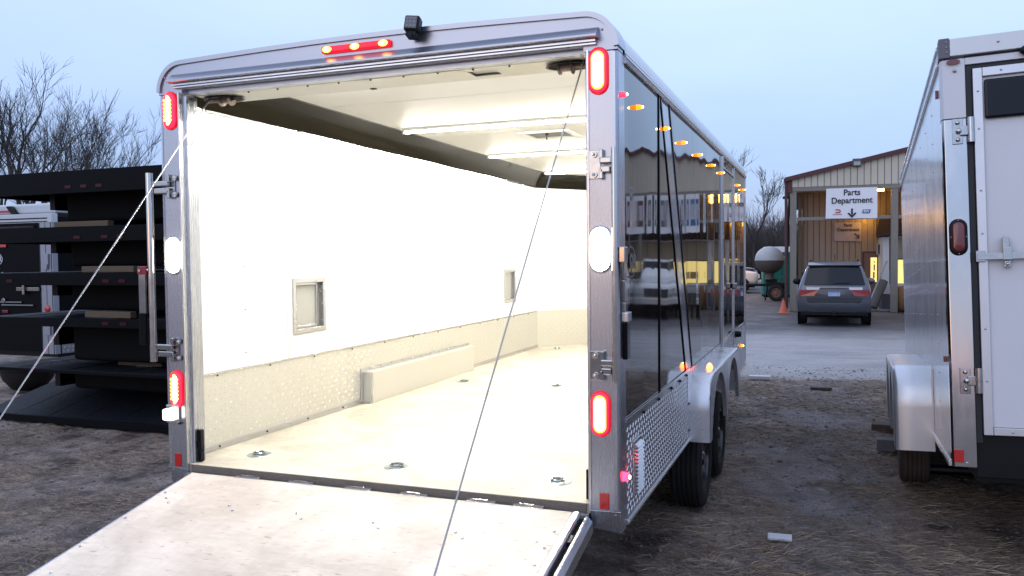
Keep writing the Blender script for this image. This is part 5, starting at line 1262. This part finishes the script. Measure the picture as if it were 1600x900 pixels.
# ================================================================== bare trees
BARK = mat('bark', (.050, .046, .045), .9, noise_amt=.5, noise_scale=6)
TWIG = mat('twigs', (.060, .052, .050), .9)
def bare_tree(name, label, loc, h, seed, spread=.55, stems=3, lean=(0, 0), r0=.18, depth=6, fine=1., group=None, kids_=(2, 3)):
    rnd = random.Random(seed)
    tk, tw_ = MB(), MB()
    def seg(mb, a, b, ra, rb, n):
        d = (b - a).normalized(); u = d.orthogonal().normalized(); w = d.cross(u); o = len(mb.v)
        for p, r in ((a, ra), (b, rb)):
            for i in range(n): t = 2 * PI * i / n; mb.v.append(tuple(p + u * (r * math.cos(t)) + w * (r * math.sin(t))))
        for i in range(n): mb.f.append((o + i, o + (i + 1) % n, o + n + (i + 1) % n, o + n + i))
    def grow(p, d, L, r, k):
        ns = 4 if k < 2 else 3 if k < depth - 1 else 2
        mb = tk if k < 2 else tw_
        pts = [p]; dirs = [d]
        for i in range(ns):
            d = (d + Vector((rnd.gauss(0, .16), rnd.gauss(0, .16), rnd.gauss(.05, .10)))).normalized()
            q = p + d * (L / ns); ra = r * (1 - .45 * i / ns); rb = r * (1 - .45 * (i + 1) / ns)
            seg(mb, p, q, ra, rb, 6 if k < 2 else 4 if k < 4 else 3)
            p = q; pts.append(p); dirs.append(d)
        if k >= depth: return
        nk = rnd.randint(*kids_) + (1 if k >= 4 else 0)
        for i in range(nk):
            j = ns if i == 0 else rnd.randint(ns // 2 + 1 if k < 2 else 1, ns)
            a = rnd.uniform(0, 2 * PI); dd = dirs[j]
            o = dd.orthogonal().normalized(); o = Matrix.Rotation(a, 3, dd) @ o
            ang = rnd.uniform(.25, spread) if i else rnd.uniform(.05, .3)
            nd = (dd * math.cos(ang) + o * math.sin(ang) + Vector((0, 0, .10))).normalized()
            grow(pts[j], nd, L * rnd.uniform(.60, .88), max(.006 * fine, r * (.62 if i == 0 else .45)), k + 1)
    base = Vector((0, 0, -.1))
    for s in range(stems):
        a = 2 * PI * s / max(1, stems) + rnd.uniform(-.5, .5); t = rnd.uniform(.12, .38) if stems > 1 else .03
        d = Vector((math.cos(a) * t + lean[0], math.sin(a) * t + lean[1], 1)).normalized()
        grow(base + Vector((math.cos(a), math.sin(a), 0)) * r0 * .5 * (stems > 1), d, h * .34, r0 * rnd.uniform(.75, 1.), 0)
    t = thing(name, label, 'tree', loc, 0, group)
    obj('trunk', tk, BARK, t, smooth=True); obj('crown', tw_, TWIG, t)
    return t
def by_px(x, dist):
    """ground position at a picture column and a forward distance"""
    d = _f + _r2 * ((x - 800) / 1288.111); p = CAM_POS + d * dist; return (p.x, p.y, gz(p.x, p.y))
TG = 'bare trees behind the flatbed stack'
bare_tree('bare_tree', 'tall bare many-stemmed tree at the far left edge', by_px(26, 44), 10.2, 11, .62, 4, r0=.30, depth=6, group=TG, fine=1.5)
bare_tree('bare_tree', 'upright bare tree just right of the many-stemmed one', by_px(62, 46), 9.8, 23, .55, 2, r0=.22, depth=6, group=TG, fine=1.5)
bare_tree('bare_tree', 'bare tree leaning right over the flatbed stack', by_px(86, 43), 9.8, 35, .6, 2, lean=(.42, .05), r0=.20, depth=6, group=TG, fine=1.5)
bare_tree('bare_tree', 'slim bare tree beyond the leaning one', by_px(128, 54), 10.2, 41, .5, 2, r0=.15, depth=6, group=TG, fine=1.7)
for k, (px, hh, lab) in enumerate(((168, 10.4, 'low bushy bare tree above the middle of the flatbed stack'), (198, 11.2, 'low bushy bare tree left of the open trailer'), (236, 11.2, 'low bushy bare tree touching the open trailer edge'))):
    bare_tree('bare_tree', lab, by_px(px, 68 + 3 * k), hh * .93, 50 + k, .7, 3, r0=.17, depth=5, fine=2.2, group=TG)
bare_tree('bare_tree', 'bare tree rising between the dark trailer and the parts building', by_px(1176, 62), 8.3, 71, .7, 1, r0=.22, depth=6, fine=2.0, group='bare trees beside the parts building')
bare_tree('bare_tree', 'thin leaning bare tree next to the building downspout', by_px(1199, 58), 4.6, 72, .6, 2, lean=(.35, 0), r0=.13, depth=6, fine=1.8, group='bare trees beside the parts building')
# far brush: many thin bare shoots read as one mass
bm_ = MB(); rnd = random.Random(5)
BR = []
for k in range(1500):
    u = rnd.random()
    if u < .45: px = rnd.uniform(-60, 300); ds = rnd.uniform(75, 100); hh = rnd.uniform(3.5, 7.5)
    elif u < .85: px = rnd.uniform(1120, 1260); ds = rnd.uniform(62, 85); hh = rnd.uniform(3.0, 6.5)
    else: px = rnd.uniform(300, 2300); ds = rnd.uniform(85, 110); hh = rnd.uniform(3, 7)
    p = Vector(by_px(px, ds)); p.z -= .2
    for _ in range(5):
        d = Vector((rnd.gauss(0, .28), rnd.gauss(0, .28), 1)).normalized(); q = p + d * hh * rnd.uniform(.5, 1.)
        o = d.orthogonal().normalized() * .035; w2 = d.cross(o)
        bm_.add([p + o, p + w2 - o * .5, p - w2 - o * .5, q], [(0, 1, 3), (1, 2, 3), (2, 0, 3)])
        for _2 in range(6):
            t_ = rnd.uniform(.3, .95); b0 = p.lerp(q, t_); d2 = (d + Vector((rnd.gauss(0, .6), rnd.gauss(0, .6), .2))).normalized(); b1_ = b0 + d2 * hh * rnd.uniform(.12, .3)
            o2 = d2.orthogonal().normalized() * .018; w3 = d2.cross(o2)
            bm_.add([b0 + o2, b0 + w3 - o2 * .5, b0 - w3 - o2 * .5, b1_], [(0, 1, 3), (1, 2, 3), (2, 0, 3)])
me = bpy.data.meshes.new('brush'); me.from_pydata(bm_.v, [], bm_.f); me.materials.append(mat('brush_twigs', (.075, .062, .058), .95))
o = bpy.data.objects.new('distant_brush', me); COL.objects.link(o); o['kind'] = 'stuff'; o['label'] = 'brown leafless brush along the far edge of the yard'; o['category'] = 'brush'

# ================================================================== litter, stones and straw on the ground
SCR = mat('scrap_white', (.62, .62, .64), .6, noise_amt=.15, noise_scale=8)
def flat(name, lab, cat, x, y, sx, sy, sz, rz_, m, tilt=0.):
    o = obj(name, MB().box(-sx / 2, sx / 2, -sy / 2, sy / 2, 0, sz), m, None, loc=(x, y, gh(x, y) + .012), rot=(tilt, 0, rz_), bevel=min(.006, sz * .3)); tag(o, lab, cat); return o
flat('scrap_panel', 'white scrap strip lying in the straw in the foreground', 'scrap', 1.885, 1.90, .15, .085, .02, R(2), SCR, R(4))
flat('scrap_panel', 'small white scrap at the edge of the gravel lot', 'scrap', 1.245, 9.06, .30, .12, .05, R(3), SCR)
flat('wood_plank', 'dark wooden plank end sticking out behind the right trailer wheel', 'plank', 2.82, 5.77, .42, .16, .075, R(-4), mat('dark_wood', (.10, .075, .055), .8, noise_amt=.5, noise_scale=12))
flat('wood_block', 'grey wooden block on the dirt beside the right trailer wheel', 'block', 2.70, 4.72, .19, .12, .11, R(-3), mat('grey_wood', (.17, .17, .19), .8, noise_amt=.4, noise_scale=12))
flat('wood_scrap', 'flat dark board lying on the mud ahead of the trailers', 'board', 2.10, 8.4, .28, .10, .03, R(5), MATS['dark_wood'])
def rock(mb, x, y, z, r, rnd):
    o = len(mb.v)
    n = 5; vs = []
    a0 = rnd.uniform(0, 6)
    for lv_, (rr, zz) in enumerate(((1., -.2), (.85, .35), (0, .62))):
        if rr == 0: vs.append((x, y, z + r * zz)); break
        for i in range(n): a = a0 + 2 * PI * i / n; q = r * rr * rnd.uniform(.7, 1.25); vs.append((x + q * math.cos(a), y + q * math.sin(a), z + r * zz * rnd.uniform(.7, 1.2)))
    mb.v += vs
    for i in range(n): mb.f.append((o + i, o + (i + 1) % n, o + n + (i + 1) % n, o + n + i)); mb.f.append((o + n + i, o + n + (i + 1) % n, o + 2 * n))
mb = MB(); rock(mb, 0, 0, 0, .075, random.Random(2)); o = obj('stone', mb, mat('stone_grey', (.20, .19, .19), .8, noise_amt=.3, noise_scale=20), None, loc=(2.15, 4.2, gh(2.15, 4.2))); tag(o, 'flat grey stone lying on the dirt between the two trailers', 'stone')
rnd = random.Random(12)
for nm, cnt, m_ in (('gravel', 3600, MATS['stone_grey']), ('mud_clods', 3200, mat('clod', (.16, .125, .108), .95, noise_amt=.5, noise_scale=3))):
    mb = MB()
    for k in range(cnt):
        x, y = (rnd.uniform(-8, -1.35), rnd.uniform(-2.5, 6)) if rnd.random() < .45 else (rnd.uniform(.7, 5), rnd.uniform(-1.6, 11))
        rock(mb, x, y, gh(x, y), rnd.uniform(.005, .017) * (1.8 if rnd.random() < .08 else 1) * (1.15 if nm == 'mud_clods' else 1), rnd)
    me = bpy.data.meshes.new(nm); me.from_pydata(mb.v, [], mb.f); me.materials.append(m_); o = bpy.data.objects.new(nm, me); COL.objects.link(o); o['kind'] = 'stuff'; o['label'] = 'small loose %s scattered over the dirt' % ('stones' if nm == 'gravel' else 'clods of mud'); o['category'] = nm.replace('_', ' ')
def straw(cnt, seed, m_, nm, region, ln, clump):
    rnd = random.Random(seed); mb = MB()
    for k in range(cnt):
        x, y = region(rnd)
        if noise.noise((x * .9, y * .9, 21)) + .35 * noise.noise((x * 3, y * 3, 2)) < clump + rnd.gauss(0, .12): continue
        a = rnd.gauss(0, .55) + (PI if rnd.random() < .5 else 0) + noise.noise((x * .7, y * .7, 8)) * 1.5
        L = rnd.uniform(*ln); up = abs(rnd.gauss(0, .22)); w = rnd.uniform(.0008, .0018)
        z = gh(x, y) + .004; d = Vector((math.cos(a), math.sin(a), up)).normalized(); s_ = Vector((-d.y, d.x, .3)).normalized() * w
        p = Vector((x, y, z)); q = p + d * L * .55; e2 = q + (d + Vector((rnd.gauss(0, .25), rnd.gauss(0, .25), -up * .9))).normalized() * L * .45
        o = len(mb.v); mb.v += [tuple(v) for v in (p - s_, p + s_, q + s_ + Vector((0, 0, .002)), q - s_, e2)]; mb.f += [(o, o + 1, o + 2, o + 3), (o + 3, o + 2, o + 4)]
    me = bpy.data.meshes.new(nm); me.from_pydata(mb.v, [], mb.f); me.materials.append(m_); o = bpy.data.objects.new(nm, me); COL.objects.link(o)
    o['kind'] = 'stuff'; o['label'] = 'dry %s lying flat over the muddy ground' % ('straw stalks' if nm == 'straw' else 'trampled grass'); o['category'] = 'straw' if nm == 'straw' else 'grass'
rgn = lambda r: (r.uniform(-7.5, -1.2), r.uniform(-2.6, 3.2)) if r.random() < .35 else (r.uniform(.8, 5.0), r.uniform(-1.8, 3.5)) if r.random() < .6 else (r.uniform(.9, 4.5), r.uniform(3, 9.5))
straw(30000, 3, mat('straw_stalk', (.42, .32, .22), .8, noise_amt=.5, noise_scale=3), 'straw', rgn, (.04, .16), .12)
straw(70000, 4, mat('dead_grass', (.25, .185, .13), .9, noise_amt=.6, noise_scale=3), 'dead_grass', rgn, (.03, .12), -.15)
